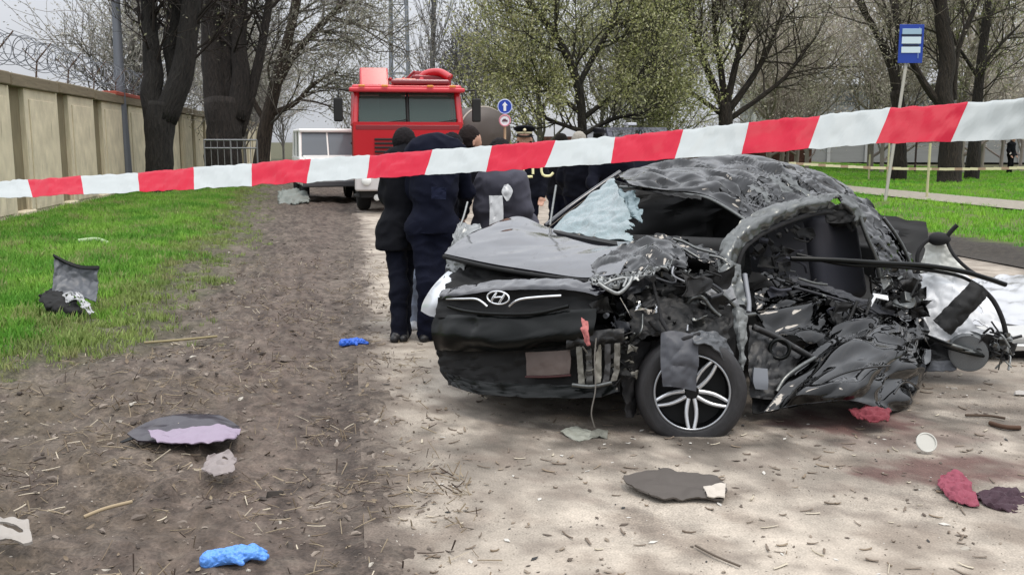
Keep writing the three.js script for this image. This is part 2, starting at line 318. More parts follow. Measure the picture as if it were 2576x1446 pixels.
const leafGeo = (() => { const g = new THREE.PlaneGeometry(1, 0.55, 4, 2); g.rotateX(-Math.PI / 2); const p = g.attributes.position; for (let i = 0; i < p.count; i++) { const x = p.getX(i), z = p.getZ(i); p.setZ(i, z * (1 - 3.2 * x * x)); p.setY(i, 0.5 * x * x + 0.6 * z * z); } g.computeVertexNormals(); return g; })();
scatter('dead_leaves', leafGeo, std(0xffffff, 0.9), 2600, () => {
  const [s, l] = litterPlace(-4.2, 0.6, 2.6, 14, 1.8); if (s > 9 && grassAt(s, l) > 0.5) return null; if (rnd() > clamp(0.35 + 1.5 * fbm2(s * 0.8 + 70, l * 0.8, 3), 0.05, 1)) return null;
  const t = rnd(), z = 0.012 + 0.035 * Math.pow(rnd(), 3), c = t < 0.45 ? [0.17, 0.13, 0.09] : t < 0.85 ? [0.10, 0.072, 0.052] : t < 0.97 ? [0.26, 0.21, 0.14] : [0.42, 0.38, 0.3];
  return { p: onGround(s, l, 0.006), s: z, c, rx: rr(-0.5, 0.5), rz: rr(-0.5, 0.5) };
}, 'brown leaf litter scattered on the bare verge', 'dead leaves');
scatter('road_grit', chip(), std(0xffffff, 0.95), 6500, () => {
  const [s, l] = litterPlace(0.1, 5.5, 2.4, 9, 1.7), near = Math.exp(-Math.pow((s - 4.6) / 1.1, 2)), t = rnd(), z = 0.0028 + 0.013 * Math.pow(rnd(), 7);
  if (rnd() > 0.35 + near * (0.6 + 0.8 * fbm2(s * 2, l * 2, 2))) return null;
  const c = t < 0.5 ? [0.09, 0.07, 0.055] : t < 0.8 ? [0.22, 0.18, 0.14] : t < 0.9 ? [0.03, 0.03, 0.03] : [0.5, 0.48, 0.44];
  return { p: onGround(s, l, z * 0.15), s: [z * rr(0.9, 2.2), z * rr(0.4, 0.8), z], c };
}, 'grit and crumbs of debris spread over the road', 'grit');
scatter('road_twigs', straw, std(0xffffff, 0.9), 800, () => {
  const [s, l] = litterPlace(0.2, 5.5, 2.4, 8.5, 1.6), t = rnd(), L = rr(0.015, 0.08);
  const c = t < 0.6 ? [0.16, 0.125, 0.095] : t < 0.85 ? [0.22, 0.17, 0.12] : [0.45, 0.40, 0.31];
  return { p: onGround(s, l, 0.004), s: [L, rr(0.6, 1.8), rr(0.8, 2.4)], c, rz: rr(-0.06, 0.06) };
}, 'small twigs and shreds lying on the dusty asphalt', 'twigs');

// ---- concrete wall on the left ----
const concTex = tex(512, (u, v) => { const g = 0.86 + 0.16 * tile((a, b) => fbm2(a * 6, b * 6, 5))(u, v), k = tile((a, b) => fbm2(a * 14, b * 3 + 4, 4))(u, v); const s = smooth(k, 0.28, 0.5) * 0.16; return [g - s, g * 0.985 - s, g * 0.95 - s]; });
concTex.repeat.set(0.5, 0.5);
const concM = std(0xece4cd, 0.92, { map: concTex, bumpMap: soilBump, bumpScale: 0.006 }), concShadeM = std(0x8f866d, 0.95, { map: concTex }), capM = std(0x8a806d, 0.95, { map: concTex });  // post concrete is darker, with the recess shade put into its colour
const wall = thing('concrete_wall', 'weathered pale concrete wall of tall panels between recessed posts along the verge', 'wall', road(0, -6.42), 0);
wall.rotation.y = HEAD;                                                            // local -z runs along the road
for (let i = 0; i < 22; i++) {
  const s = 13.6 + i * 3.05, big = i < 9;
  const p = mesh('panel', box(0.2, 2.62, 2.2, 0, 1.33, -(s + 0.9 + 1.05), 0.015), concM, wall);
  if (big) { mesh('panel_field', box(0.025, 2.2, 1.72, 0.1115, 1.33, -(s + 0.9 + 1.05), 0.01), concM, wall); }
  mesh('post', box(0.4, 2.75, 0.845, -0.2, 1.37, -(s + 0.43), 0.02), concShadeM, wall);
  mesh('post_back', box(0.08, 2.6, 1.5, -0.42, 1.3, -(s + 0.43), 0.01), concShadeM, wall);
  mesh('footing', box(0.34, 0.3, 0.8, 0.03, 0.1, -(s + 0.43), 0.03), concM, wall);
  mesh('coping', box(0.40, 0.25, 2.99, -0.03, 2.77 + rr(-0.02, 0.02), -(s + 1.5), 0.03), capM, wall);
}
mesh('coping', box(0.4, 0.12, 3.4, -0.02, 2.9, -(28.2 + 1.5), 0.03), std(0x9c4a3a, 0.8), wall, 'red painted coping where the wall meets the tree');
// razor wire on angled brackets
const steelM = std(0x6f7278, 0.5, { metalness: 0.7 }), rustM = std(0x5b4a40, 0.8, { metalness: 0.3 });
const wire = thing('razor_wire', 'loose coil of razor wire on brackets along the top of the concrete wall', 'razor wire', road(0, -6.42)); wire.rotation.y = HEAD;
for (let i = 0; i < 9; i++) { const s = 14.8 + i * 2.3; mesh('bracket', [tube([V(0, 2.8, -s), V(0.05, 3.25, -s), V(0.32, 3.62, -s - 0.1)], [0.02, 0.018, 0.014], 6), tube([V(0.05, 3.2, -s), V(-0.22, 3.5, -s)], 0.012, 5)], rustM, wire); }
for (const [r0, ph, yy] of [[0.3, 0, 3.32], [0.27, 2, 3.36]]) { const pts = []; for (let i = 0; i < 700; i++) { const t = i * 0.26 + ph, s = 14 + i * 0.031; pts.push(V(0.1 + Math.cos(t) * r0 * (1 + 0.2 * N2(i * 0.05, ph)), yy + Math.sin(t) * r0 + 0.06 * N2(s, 5) - 0.04 * Math.sin(s * 2.7), -s)); } mesh('coil', tube(pts, 0.008, 4), steelM, wire); }
mesh('strand', [0.05, 0.3, -0.2].map((x, k) => { const pts = []; for (let i = 0; i <= 60; i++) { const s = 14 + i * 0.34; pts.push(V(x, [3.3, 3.62, 3.5][k] - 0.07 * Math.abs(Math.sin(s * 1.366)), -s)); } return tube(pts, 0.006, 4); }), steelM, wire);
// steel pole behind the wall
const poleB = at(300, 225, 27), poleT = at(287, -60, 27);
const pole = thing('steel_pole', 'grey steel pole rising behind the wall left of the forked tree', 'pole', V(poleB.x, 0, poleB.z));
mesh('shaft', local(tube([V(poleB.x + 0.08, 0, poleB.z), poleB, poleT], [0.15, 0.14, 0.11], 12), pole), std(0x6b6f76, 0.6, { metalness: 0.4 }), pole);
// railing by the second tree
const rail = thing('tube_railing', 'grey tube railing standing in front of the thick dark trunk', 'railing', gnd(575, 470)); {
  const b = gnd(575, 470), z = 33; const A = at(512, 352, z), B = at(645, 352, z), mm = std(0x8c8e90, 0.5, { metalness: 0.5 });
  for (const dy of [0, 0.28]) mesh('rail', local(tube([V(A.x, A.y - dy, A.z), V(B.x, B.y - dy, B.z)], 0.028, 8), rail), mm, rail);
  for (let i = 0; i <= 8; i++) { const p = A.clone().lerp(B, i / 8); mesh('upright', local(tube([p, V(p.x, 0, p.z)], i % 4 ? 0.014 : 0.03, 6), rail), mm, rail); }
}
// ---- buildings far right ----
const siding = tex(256, (u, v) => { const g = 0.9 + 0.08 * tile((a, b) => fbm2(a * 5, b * 5, 4))(u, v); return [g, g, g]; });
const bldC = at(2420, 405, 72);
const bld = thing('long_grey_building', 'long low pale grey building behind the trees at the far right', 'building', V(bldC.x, 0, bldC.z), -0.1);
mesh('wall', box(34, 3.7, 8, 1.5, 1.85, -4, 0.02), std(0x9d9f9d, 0.9, { map: siding }), bld);
mesh('upper_wall', box(34, 2.0, 7.6, 1.5, 4.71, -4.3, 0.02), std(0x8e9292, 0.9, { map: siding }), bld);
mesh('eaves', box(34.4, 0.16, 8.3, 1.5, 5.8, -4.2, 0.03), std(0x777c7e, 0.8), bld);
for (let i = 0; i < 12; i++) { const x = -14 + i * 2.8; const f = mesh('window', box(1.3, 0.9, 0.08, x, 4.8, -0.47, 0.01), std(0x6f7678, 0.4), bld); mesh('pane', box(1.16, 0.76, 0.02, x, 4.8, -0.425, 0.005), std(0x4c5357, 0.15), f); }
for (let i = 0; i < 13; i++) mesh('pilaster', box(0.25, 3.6, 0.12, -15.4 + i * 2.8, 1.8, 0.062, 0.01), std(0xaeb0ae, 0.9), bld);
const bf = thing('brick_fence', 'low brownish red brick fence far behind the wreck under the bare trees', 'fence', (() => { const p = at(1800, 380, 62); return V(p.x, 0, p.z); })(), -0.05);
for (let i = 0; i < 6; i++) { mesh('panel', box(2.5, 1.9, 0.25, -10 + i * 2.9, 0.95, 0, 0.02), std(0x6e4a40, 0.95, { map: soilTex }), bf); mesh('pier', box(0.4, 2.2, 0.42, -8.55 + i * 2.9, 1.1, 0, 0.02), std(0x7a564a, 0.95, { map: soilTex }), bf); }
// ================= TREES =================
const barkTex = tex(512, (u, v) => { const n = tile((a, b) => fbm2(a * 14, b * 3, 5))(u, v), f = tile((a, b) => fbm2(a * 30, b * 9 + 7, 3))(u, v), g = 0.72 + 0.45 * n + 0.2 * f; return [g, g * 0.98, g * 0.95]; });
const barkBump = tex(512, (u, v) => { const n = tile((a, b) => Math.abs(fbm2(a * 14, b * 3, 5)))(u, v); const g = 1 - 1.6 * n; return [g, g, g]; }, false);
barkTex.repeat.set(0.6, 0.5); barkBump.repeat.set(0.6, 0.5);
const bark = (hex, bump = 0.05) => new THREE.MeshStandardMaterial({ color: hex, map: barkTex, bumpMap: barkBump, bumpScale: bump, roughness: 0.95 });
const crownM = new THREE.MeshPhysicalMaterial({ vertexColors: true, roughness: 0.9, side: THREE.DoubleSide, transmission: 0.42, thickness: 0, specularIntensity: 0.3 });
// collects many small tubes and leaves as one geometry
class Crown {
  constructor() { this.p = []; this.n = []; this.c = []; this.i = []; }
  stick(pts, rads, sides, col) {
    let prev = V(0.3, 0.1, 1).normalize();
    const base = this.p.length / 3;
    pts.forEach((q, i) => {
      const t = (i < pts.length - 1 ? pts[i + 1].clone().sub(q) : q.clone().sub(pts[i - 1])).normalize(), a = V(0, 0, 0).crossVectors(t, prev).normalize(), b = V(0, 0, 0).crossVectors(a, t); prev = b;
      for (let k = 0; k < sides; k++) { const w = k / sides * 6.2832, nx = a.clone().multiplyScalar(Math.cos(w)).addScaledVector(b, Math.sin(w)); this.p.push(q.x + nx.x * rads[i], q.y + nx.y * rads[i], q.z + nx.z * rads[i]); this.n.push(nx.x, nx.y, nx.z); this.c.push(...col); }
    });
    for (let i = 0; i < pts.length - 1; i++) for (let k = 0; k < sides; k++) { const a = base + i * sides + k, b = base + i * sides + (k + 1) % sides; this.i.push(a, a + sides, b, b, a + sides, b + sides); }
  }
  leaf(q, size, col) {
    const u = V(rr(-1, 1), rr(-1, 1), rr(-1, 1)).normalize(), w = V(rr(-1, 1), rr(-1, 1), rr(-1, 1)).cross(u).normalize(), n = V(0, 0, 0).crossVectors(u, w), k = this.p.length / 3;
    for (const [a, b] of [[-1, 0], [0, -0.45], [1, 0], [0, 0.45]]) { this.p.push(q.x + (u.x * a + w.x * b) * size, q.y + (u.y * a + w.y * b) * size, q.z + (u.z * a + w.z * b) * size); this.n.push(n.x, n.y, n.z); this.c.push(...col); }
    this.i.push(k, k + 1, k + 2, k, k + 2, k + 3);
  }
  build() { const g = new THREE.BufferGeometry(); g.setAttribute('position', new THREE.Float32BufferAttribute(this.p, 3)); g.setAttribute('normal', new THREE.Float32BufferAttribute(this.n, 3)); g.setAttribute('color', new THREE.Float32BufferAttribute(this.c, 3)); g.setIndex(this.i); return g; }
}
const vary = (c, a = 0.25) => { const k = 1 + rr(-a, a); return [c[0] * k, c[1] * k * rr(0.95, 1.05), c[2] * k]; };
function grow(C, p, dir, len, r, level, o) {
  const segs = level >= 2 ? 5 : level === 1 ? 4 : 3, pts = [p.clone()], rad = [r]; let d = dir.clone().normalize(), q = p.clone();
  for (let i = 1; i <= segs; i++) {
    d.add(V(rr(-1, 1), rr(-1, 1), rr(-1, 1)).multiplyScalar(o.wild ?? 0.22)).add(V(0, (o.up ?? 0.08) * (level < 1 ? o.tipUp ?? 1 : 1), 0)).normalize();
    q = q.clone().addScaledVector(d, len / segs); pts.push(q); rad.push(Math.max(o.min ?? 0.004, r * (1 - 0.75 * i / segs)));
  }
  C.stick(pts, rad, level >= 2 ? 5 : 3, vary(level >= 1 ? o.wood : o.twig));
  if (level === 0) {
    for (let i = 0; i < o.leaves; i++) { const t = rr(0.15, 1) * segs, k = Math.min(segs - 1, Math.floor(t)), a = pts[k].clone().lerp(pts[k + 1], t - k); a.add(V(rr(-1, 1), rr(-1, 1), rr(-1, 1)).multiplyScalar(o.spread ?? 0.12)); C.leaf(a, o.leafSize * rr(0.6, 1.3), vary(o.leafCols[Math.floor(rnd() * o.leafCols.length)], 0.3)); }
    return;
  }
  const n = o.kids[level - 1];
  for (let i = 0; i < n; i++) {
    const t = (0.2 + 0.8 * (i + rnd()) / n) * segs, k = Math.min(segs - 1, Math.floor(t)), a = pts[k].clone().lerp(pts[k + 1], t - k), ax = pts[k + 1].clone().sub(pts[k]).normalize();
    const side = V(rr(-1, 1), rr(-1, 1), rr(-1, 1)).cross(ax).normalize();
    grow(C, a, ax.multiplyScalar(o.along ?? 0.75).addScaledVector(side, rr(0.5, 1.0)), len * rr(0.45, 0.75) * (o.ratio ?? 1), Math.max(o.min ?? 0.004, r * 0.5), level - 1, o);
  }
}
// limbs: list of { p: [[x, y], ...] photo pixels, z: depth or [depths], r: [first px radius, last px radius] }
function tree(name, label, o) {
  seed(o.seed);
  const first = o.limbs[0], z0 = Array.isArray(first.z) ? first.z[0] : first.z, basePt = at(first.p[0][0], first.p[0][1], z0);
  const g = thing(name, label, 'tree', V(basePt.x, 0, basePt.z)), C = new Crown(), T = [];
  for (const L of o.limbs) {
    const n = L.p.length, zs = (i) => (Array.isArray(L.z) ? lerp(L.z[0], L.z[1], i / (n - 1)) : L.z);
    const pts = curve(L.p.map(([x, y], i) => at(x, y, zs(i))), 14);
    if (L.ground) { pts[0].y = Math.min(pts[0].y, -0.15); }
    const rad = pts.map((_, i) => lerp(L.r[0], L.r[1], i / (pts.length - 1)) * zs(0) / FOC * (L.ground && i < 2 ? 1.25 - 0.12 * i : 1));
    T.push(lumpy(tube(pts, rad, o.sides ?? 14), Math.max(...rad) * 0.16));
    const kids = L.kids ?? 8;
    for (let i = 0; i < kids; i++) {
      const t = lerp(L.from ?? 0.35, 1, (i + rnd()) / kids) * (pts.length - 1), k = Math.min(pts.length - 2, Math.floor(t)), a = pts[k].clone().lerp(pts[k + 1], t - k), ax = pts[k + 1].clone().sub(pts[k]).normalize(), side = V(rr(-1, 1), rr(-0.6, 1), rr(-1, 1)).cross(ax).normalize();
      grow(C, a, ax.multiplyScalar(o.along ?? 0.7).addScaledVector(side, rr(0.5, 1)).add(V(0, o.droop ?? 0, 0)), (L.len ?? o.len) * rr(0.6, 1.15), Math.min(rad[k] * 0.5, o.branch ?? 0.05), o.level ?? 2, o);
    }
  }
  mesh('trunk', local(merge(T), g), o.bark, g);
  mesh('crown', local(C.build(), g), crownM, g);
  return g;
}
function lumpy(g, a) { const p = g.attributes.position, n = g.attributes.normal; for (let i = 0; i < p.count; i++) { const x = p.getX(i), y = p.getY(i), z = p.getZ(i), k = a * fbm3(x * 1.7, y * 0.9, z * 1.7, 3); p.setXYZ(i, x + n.getX(i) * k, y + n.getY(i) * k, z + n.getZ(i) * k); } g.computeVertexNormals(); return g; }

const greyLeaf = [[0.20, 0.20, 0.13], [0.26, 0.25, 0.18], [0.15, 0.16, 0.09]], oliveLeaf = [[0.32, 0.34, 0.14], [0.40, 0.41, 0.20], [0.24, 0.26, 0.09], [0.5, 0.5, 0.31]];
const darkWood = [0.035, 0.029, 0.025], greyWood = [0.10, 0.092, 0.08], paleTwig = [0.24, 0.22, 0.18];
tree('forked_tree', 'dark tree with a forked trunk in front of the pale concrete wall', { seed: 21, bark: bark(0x2b2926), wood: darkWood, twig: [0.07, 0.06, 0.05], level: 2, len: 2.2, kids: [4, 5], leaves: 1, leafSize: 0.05, leafCols: greyLeaf, branch: 0.05, limbs: [
  { p: [[396, 505], [398, 440], [400, 370], [402, 300], [405, 260]], z: 27, r: [33, 37], ground: true, kids: 0 },
  { p: [[392, 300], [378, 230], [385, 190], [380, 130], [374, 60], [370, -20], [372, -160]], z: 27, r: [28, 14], kids: 9 },
  { p: [[383, 130], [372, 85], [360, 55], [340, 20]], z: 26.9, r: [9, 4], kids: 5, len: 1 },
  { p: [[410, 300], [440, 235], [462, 160], [470, 90], [478, 20], [490, -150]], z: 27, r: [32, 22], kids: 9 },
  { p: [[445, 215], [430, 120], [440, 40], [450, -60]], z: 27.3, r: [20, 22], kids: 6 } ] });
tree('multi_stem_tree', 'massive dark tree with several thick stems behind the tube railing', { seed: 22, bark: bark(0x332d2a), wood: darkWood, twig: [0.075, 0.065, 0.055], level: 2, len: 3.2, kids: [4, 5], leaves: 1, leafSize: 0.06, leafCols: greyLeaf, branch: 0.06, limbs: [
  { p: [[563, 455], [562, 400], [562, 330], [560, 250]], z: 36, r: [46, 44], ground: true, kids: 0 },
  { p: [[545, 300], [535, 180], [530, 80], [528, -40], [525, -150]], z: 36, r: [29, 22], kids: 9 },
  { p: [[570, 290], [570, 180], [575, 80], [580, -60]], z: 36.3, r: [30, 20], kids: 8 },
  { p: [[590, 300], [605, 200], [600, 90], [612, -60]], z: 36, r: [26, 15], kids: 8 },
  { p: [[600, 340], [630, 240], [655, 130], [672, 30], [690, -90]], z: 36.2, r: [14, 8], kids: 10 } ] });
tree('drooping_tree', 'grey haired tree leaning over the road with hanging pale twigs', { seed: 23, bark: bark(0x5a5048), wood: [0.19, 0.175, 0.15], twig: [0.34, 0.32, 0.27], up: -0.01, droop: -0.12, level: 2, len: 3.3, kids: [6, 7], leaves: 10, leafSize: 0.055, spread: 0.35, leafCols: [[0.42, 0.41, 0.34], [0.36, 0.345, 0.27], [0.5, 0.49, 0.43], [0.2, 0.21, 0.13]], branch: 0.06, min: 0.008, limbs: [
  { p: [[655, 470], [658, 390], [668, 310], [690, 220], [712, 140], [735, 50], [760, -80]], z: 40, r: [22, 10], ground: true, kids: 14, from: 0.3 },
  { p: [[690, 225], [745, 130], [810, 60], [860, 10], [890, -60]], z: 40, r: [10, 5], kids: 16 },
  { p: [[675, 290], [740, 260], [790, 210], [850, 180]], z: 40, r: [8, 3], kids: 12, len: 3 },
  { p: [[668, 310], [640, 260], [615, 200], [600, 120]], z: 40, r: [8, 4], kids: 6 } ] });
// right hand trees
tree('olive_tree', 'bushy olive green tree with a dark limb rising to the left behind the officers', { seed: 24, bark: bark(0x34322a), wood: [0.05, 0.047, 0.035], twig: [0.12, 0.125, 0.07], level: 2, len: 2.6, kids: [6, 7], leaves: 16, leafSize: 0.05, spread: 0.3, leafCols: oliveLeaf, branch: 0.05, limbs: [
  { p: [[1468, 420], [1465, 340], [1462, 270], [1450, 200], [1425, 135], [1385, 70], [1335, 10], [1300, -40]], z: 31, r: [13, 8], ground: true, kids: 12 },
  { p: [[1455, 215], [1500, 130], [1540, 60], [1570, -20]], z: 31, r: [8, 5], kids: 12 },
  { p: [[1462, 285], [1400, 235], [1350, 200], [1310, 150]], z: 31, r: [7, 3], kids: 12 },
  { p: [[1463, 300], [1530, 250], [1600, 200], [1660, 130]], z: 31, r: [7, 3], kids: 14 },
  { p: [[1465, 330], [1380, 300], [1320, 270]], z: 30.6, r: [6, 3], kids: 10, from: 0.1, len: 2 },
  { p: [[1465, 340], [1540, 300], [1620, 280], [1670, 250]], z: 30.6, r: [6, 3], kids: 12, from: 0.1, len: 2 } ] });
tree('bare_tree', 'bare many branched tree spreading like a fan above the red and white tape', { seed: 25, bark: bark(0x3a332c), wood: [0.075, 0.064, 0.052], twig: [0.28, 0.26, 0.2], level: 2, len: 2.6, kids: [5, 6], leaves: 6, leafSize: 0.042, spread: 0.2, leafCols: [[0.38, 0.37, 0.25], [0.46, 0.44, 0.33], [0.27, 0.27, 0.15]], branch: 0.045, min: 0.007, limbs: [
  { p: [[1830, 400], [1828, 345], [1826, 300], [1822, 260]], z: 33, r: [19, 16], ground: true, kids: 0 },
  { p: [[1822, 275], [1790, 200], [1760, 120], [1728, 30], [1700, -60]], z: 33, r: [10, 6], kids: 10 },
  { p: [[1824, 265], [1815, 180], [1800, 90], [1795, -50]], z: 33.2, r: [9, 5], kids: 10 },
  { p: [[1828, 265], [1850, 170], [1870, 80], [1880, -50]], z: 33, r: [10, 5], kids: 10 },
  { p: [[1832, 280], [1890, 200], [1935, 120], [1975, 20]], z: 33, r: [9, 5], kids: 10 },
  { p: [[1835, 300], [1920, 240], [1980, 190], [2035, 110]], z: 33, r: [7, 4], kids: 10 },
  { p: [[1820, 290], [1750, 240], [1700, 210], [1660, 160]], z: 33, r: [7, 3], kids: 10 } ] });
tree('sign_tree', 'thick double stemmed bare tree directly behind the blue bus stop sign', { seed: 26, bark: bark(0x3b342c), wood: [0.08, 0.068, 0.055], twig: [0.3, 0.275, 0.21], level: 2, len: 2.6, kids: [5, 5], leaves: 5, leafSize: 0.042, spread: 0.2, leafCols: [[0.40, 0.38, 0.26], [0.48, 0.46, 0.35], [0.28, 0.29, 0.15]], branch: 0.045, min: 0.007, limbs: [
  { p: [[2388, 472], [2390, 420], [2396, 350], [2400, 300]], z: 35, r: [28, 27], ground: true, kids: 0 },
  { p: [[2398, 320], [2375, 250], [2385, 150], [2372, 60], [2362, -60]], z: 35, r: [24, 15], kids: 10 },
  { p: [[2370, 270], [2330, 215], [2300, 160], [2260, 60], [2240, -60]], z: 35, r: [10, 7], kids: 8 },
  { p: [[2400, 250], [2410, 130], [2450, 30], [2480, -50]], z: 35.2, r: [8, 5], kids: 8 } ] });
tree('leaning_tree', 'bare tree with two long limbs slanting up to the left of the bus stop sign', { seed: 27, bark: bark(0x3b342c), wood: [0.08, 0.068, 0.055], twig: [0.21, 0.19, 0.145], level: 2, len: 2.4, kids: [5, 5], leaves: 5, leafSize: 0.042, spread: 0.2, leafCols: [[0.30, 0.28, 0.2], [0.36, 0.34, 0.27]], branch: 0.045, min: 0.007, limbs: [
  { p: [[2262, 430], [2264, 350], [2262, 280], [2258, 230]], z: 37, r: [17, 15], ground: true, kids: 2 },
  { p: [[2260, 245], [2240, 160], [2205, 80], [2170, 20], [2140, -50]], z: 37, r: [11, 6], kids: 10 },
  { p: [[2262, 250], [2255, 150], [2262, 60], [2255, -60]], z: 37, r: [9, 7], kids: 9 } ] });
tree('slender_tree', 'slender dark trunk with young green leaves near the right edge', { seed: 28, bark: bark(0x35302a), wood: [0.07, 0.06, 0.045], twig: [0.2, 0.19, 0.11], level: 2, len: 2.2, kids: [4, 5], leaves: 9, leafSize: 0.045, spread: 0.22, leafCols: [[0.27, 0.30, 0.11], [0.33, 0.33, 0.19], [0.2, 0.23, 0.08]], branch: 0.04, min: 0.007, limbs: [
  { p: [[2448, 420], [2455, 330], [2462, 230], [2474, 120], [2486, 20], [2492, -80]], z: 38, r: [15, 8], ground: true, kids: 16, from: 0.3 },
  { p: [[2466, 200], [2420, 130], [2390, 90]], z: 38, r: [5, 3], kids: 7 },
  { p: [[2468, 180], [2520, 110], [2570, 60]], z: 38, r: [5, 3], kids: 9 } ] });
tree('poplar', 'tall bare poplar standing far behind the red truck', { seed: 29, bark: bark(0x5b5a58), wood: [0.20, 0.20, 0.21], twig: [0.26, 0.26, 0.27], up: 0.3, level: 1, len: 4, kids: [6], leaves: 0, leafSize: 0.05, leafCols: greyLeaf, branch: 0.06, min: 0.012, along: 1.4, limbs: [
  { p: [[1085, 345], [1086, 250], [1088, 150], [1090, 50], [1092, -60]], z: 70, r: [9, 5], ground: true, kids: 34, from: 0.15 } ] });
tree('hazy_tree', 'dark hazy tree behind the tank trailer right of the red truck', { seed: 30, bark: bark(0x55504c), wood: [0.16, 0.155, 0.15], twig: [0.2, 0.195, 0.185], up: 0.15, level: 2, len: 3.2, kids: [6, 5], leaves: 3, leafSize: 0.13, spread: 0.4, leafCols: [[0.15, 0.15, 0.13], [0.2, 0.19, 0.18]], branch: 0.06, min: 0.012, limbs: [
  { p: [[1190, 350], [1190, 290], [1188, 230], [1185, 180]], z: 60, r: [7, 3], ground: true, kids: 26, from: 0.1 } ] });
// lattice mast
const mastB = at(1008, 340, 85), mast = thing('lattice_mast', 'slim grey lattice mast rising behind the roof of the red truck', 'mast', V(mastB.x, 0, mastB.z)); {
  const mm = std(0x7d838b, 0.6, { metalness: 0.3 }), hgt = 19, half = (y) => lerp(0.85, 0.62, y / hgt), c = (k, y) => V([-1, 1, 1, -1][k] * half(y), y, [-1, -1, 1, 1][k] * half(y));
  for (let k = 0; k < 4; k++) mesh('leg', tube([c(k, 0), c(k, hgt)], 0.1, 6), mm, mast);
  for (let y = 0; y < hgt; y += 1.5) mesh('lattice', [0, 1, 2, 3].flatMap((k) => [tube([c(k, y), c((k + 1) % 4, y + 1.5)], 0.045, 4), tube([c((k + 1) % 4, y), c(k, y + 1.5)], 0.045, 4), tube([c(k, y + 1.5), c((k + 1) % 4, y + 1.5)], 0.045, 4)]), mm, mast);
}
// far-off wood: bare crowns nobody could count, distance haze put into their pale colours
seed(31);
for (const [nm, cols, lf, n, place, lab] of [
  ['distant_trees', [[0.36, 0.325, 0.28], [0.55, 0.505, 0.43]], [[0.60, 0.555, 0.47], [0.66, 0.62, 0.54], [0.5, 0.46, 0.37]], 15, (i) => at(rr(1640, 2800), 372, rr(44, 64)), 'beige mass of bare trees filling the background on the right'],
  ['distant_trees', [[0.17, 0.17, 0.13], [0.30, 0.30, 0.22]], [[0.30, 0.305, 0.2], [0.38, 0.38, 0.27], [0.22, 0.23, 0.13]], 6, (i) => at(rr(1340, 1680), 372, rr(40, 55)), 'grey green mass of bare trees behind the officers'],
  ['distant_trees', [[0.24, 0.23, 0.21], [0.40, 0.385, 0.35]], [[0.46, 0.445, 0.40], [0.52, 0.51, 0.46], [0.36, 0.345, 0.29]], 11, (i) => { const p = road(rr(55, 95), rr(-13, -5.5)); p.y = 0; return p; }, 'pale grey hazy trees along the left of the road in the distance'] ]) {
  const C = new Crown(), o = { wood: cols[0], twig: cols[1], up: 0.12, wild: 0.28, kids: [5, 5], leaves: 8, leafSize: 0.055, spread: 0.35, leafCols: lf, min: 0.009, along: 0.8 };
  C.stick([V(0, -0.5, 0), V(0.05, 1.2, 0), V(0, 3, 0.1)], [0.11, 0.09, 0.07], 7, cols[0]);
  for (let i = 0; i < 16; i++) grow(C, V(0, 0.5 + i * 0.22, 0), V(rr(-1, 1), rr(0.5, 1.6), rr(-1, 1)), rr(2.2, 3.8), 0.05, 2, o);
  const g = C.build(), im = new THREE.InstancedMesh(g, crownM, n), m = new THREE.Matrix4(), q = new THREE.Quaternion();
  for (let i = 0; i < n; i++) { const p = place(i); p.y = 0; const s = rr(1.0, 1.7); q.setFromAxisAngle(V(0, 1, 0), rr(0, 6.28)); m.compose(p, q, V(s, s * rr(0.95, 1.25), s)); im.setMatrixAt(i, m); }
  im.name = numbered(nm); im.castShadow = im.receiveShadow = true; scene.add(im); tag(im, lab, 'trees'); kind(im, 'stuff');
}

// ================= THE WRECKED CAR =================
seed(40);
const dirtTex = tex(512, (u, v) => { const n = tile((a, b) => fbm2(a * 5, b * 5, 5))(u, v), f = tile((a, b) => fbm2(a * 26, b * 26, 3))(u, v), s = tile((a, b) => Math.abs(N2(a * 60, b * 7)))(u, v); let g = 0.30 + 0.5 * smooth(n + 0.4 * f, 0.1, 0.75) + (s < 0.035 ? 0.35 : 0); return [g, g * 0.97, g * 0.93]; });
const dirtRough = tex(256, (u, v) => { const n = tile((a, b) => fbm2(a * 6, b * 6, 5))(u, v); const g = 0.09 + 0.3 * smooth(n, 0.05, 0.6); return [g, g, g]; }, false);
dirtTex.repeat.set(1.3, 1.3); dirtRough.repeat.set(1.5, 1.5);
const paintM = phys(0x0d0e11, { map: dirtTex, roughnessMap: dirtRough, roughness: 1, clearcoat: 0.55, clearcoatRoughness: 0.04, ior: 1.45, specularIntensity: 0.6 });
const hoodM = phys(0x15141c, { roughnessMap: dirtRough, roughness: 1, clearcoat: 0.75, clearcoatRoughness: 0.06, ior: 1.6, metalness: 0.15 });
const roofM = phys(0x0f1013, { map: dirtTex, roughnessMap: dirtRough, roughness: 1, clearcoat: 0.4, clearcoatRoughness: 0.08, ior: 1.4, specularIntensity: 0.5 });
const dullM = std(0x17181b, 0.6, { map: dirtTex }), blackM = std(0x08090a, 0.75), rubberM = std(0x141416, 0.85), plasticM = phys(0x080b0a, { roughness: 0.3, specularIntensity: 0.45 });
const slateM = std(0x33343c, 0.8), grayPlM = std(0x2a2b30, 0.55);
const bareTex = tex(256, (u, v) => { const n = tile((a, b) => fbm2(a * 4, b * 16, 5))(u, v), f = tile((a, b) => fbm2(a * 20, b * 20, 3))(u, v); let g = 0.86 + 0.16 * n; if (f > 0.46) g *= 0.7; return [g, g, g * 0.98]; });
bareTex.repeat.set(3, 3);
const bareM = new THREE.MeshStandardMaterial({ color: 0x77797a, map: bareTex, metalness: 0.85, roughness: 0.3, side: THREE.DoubleSide });
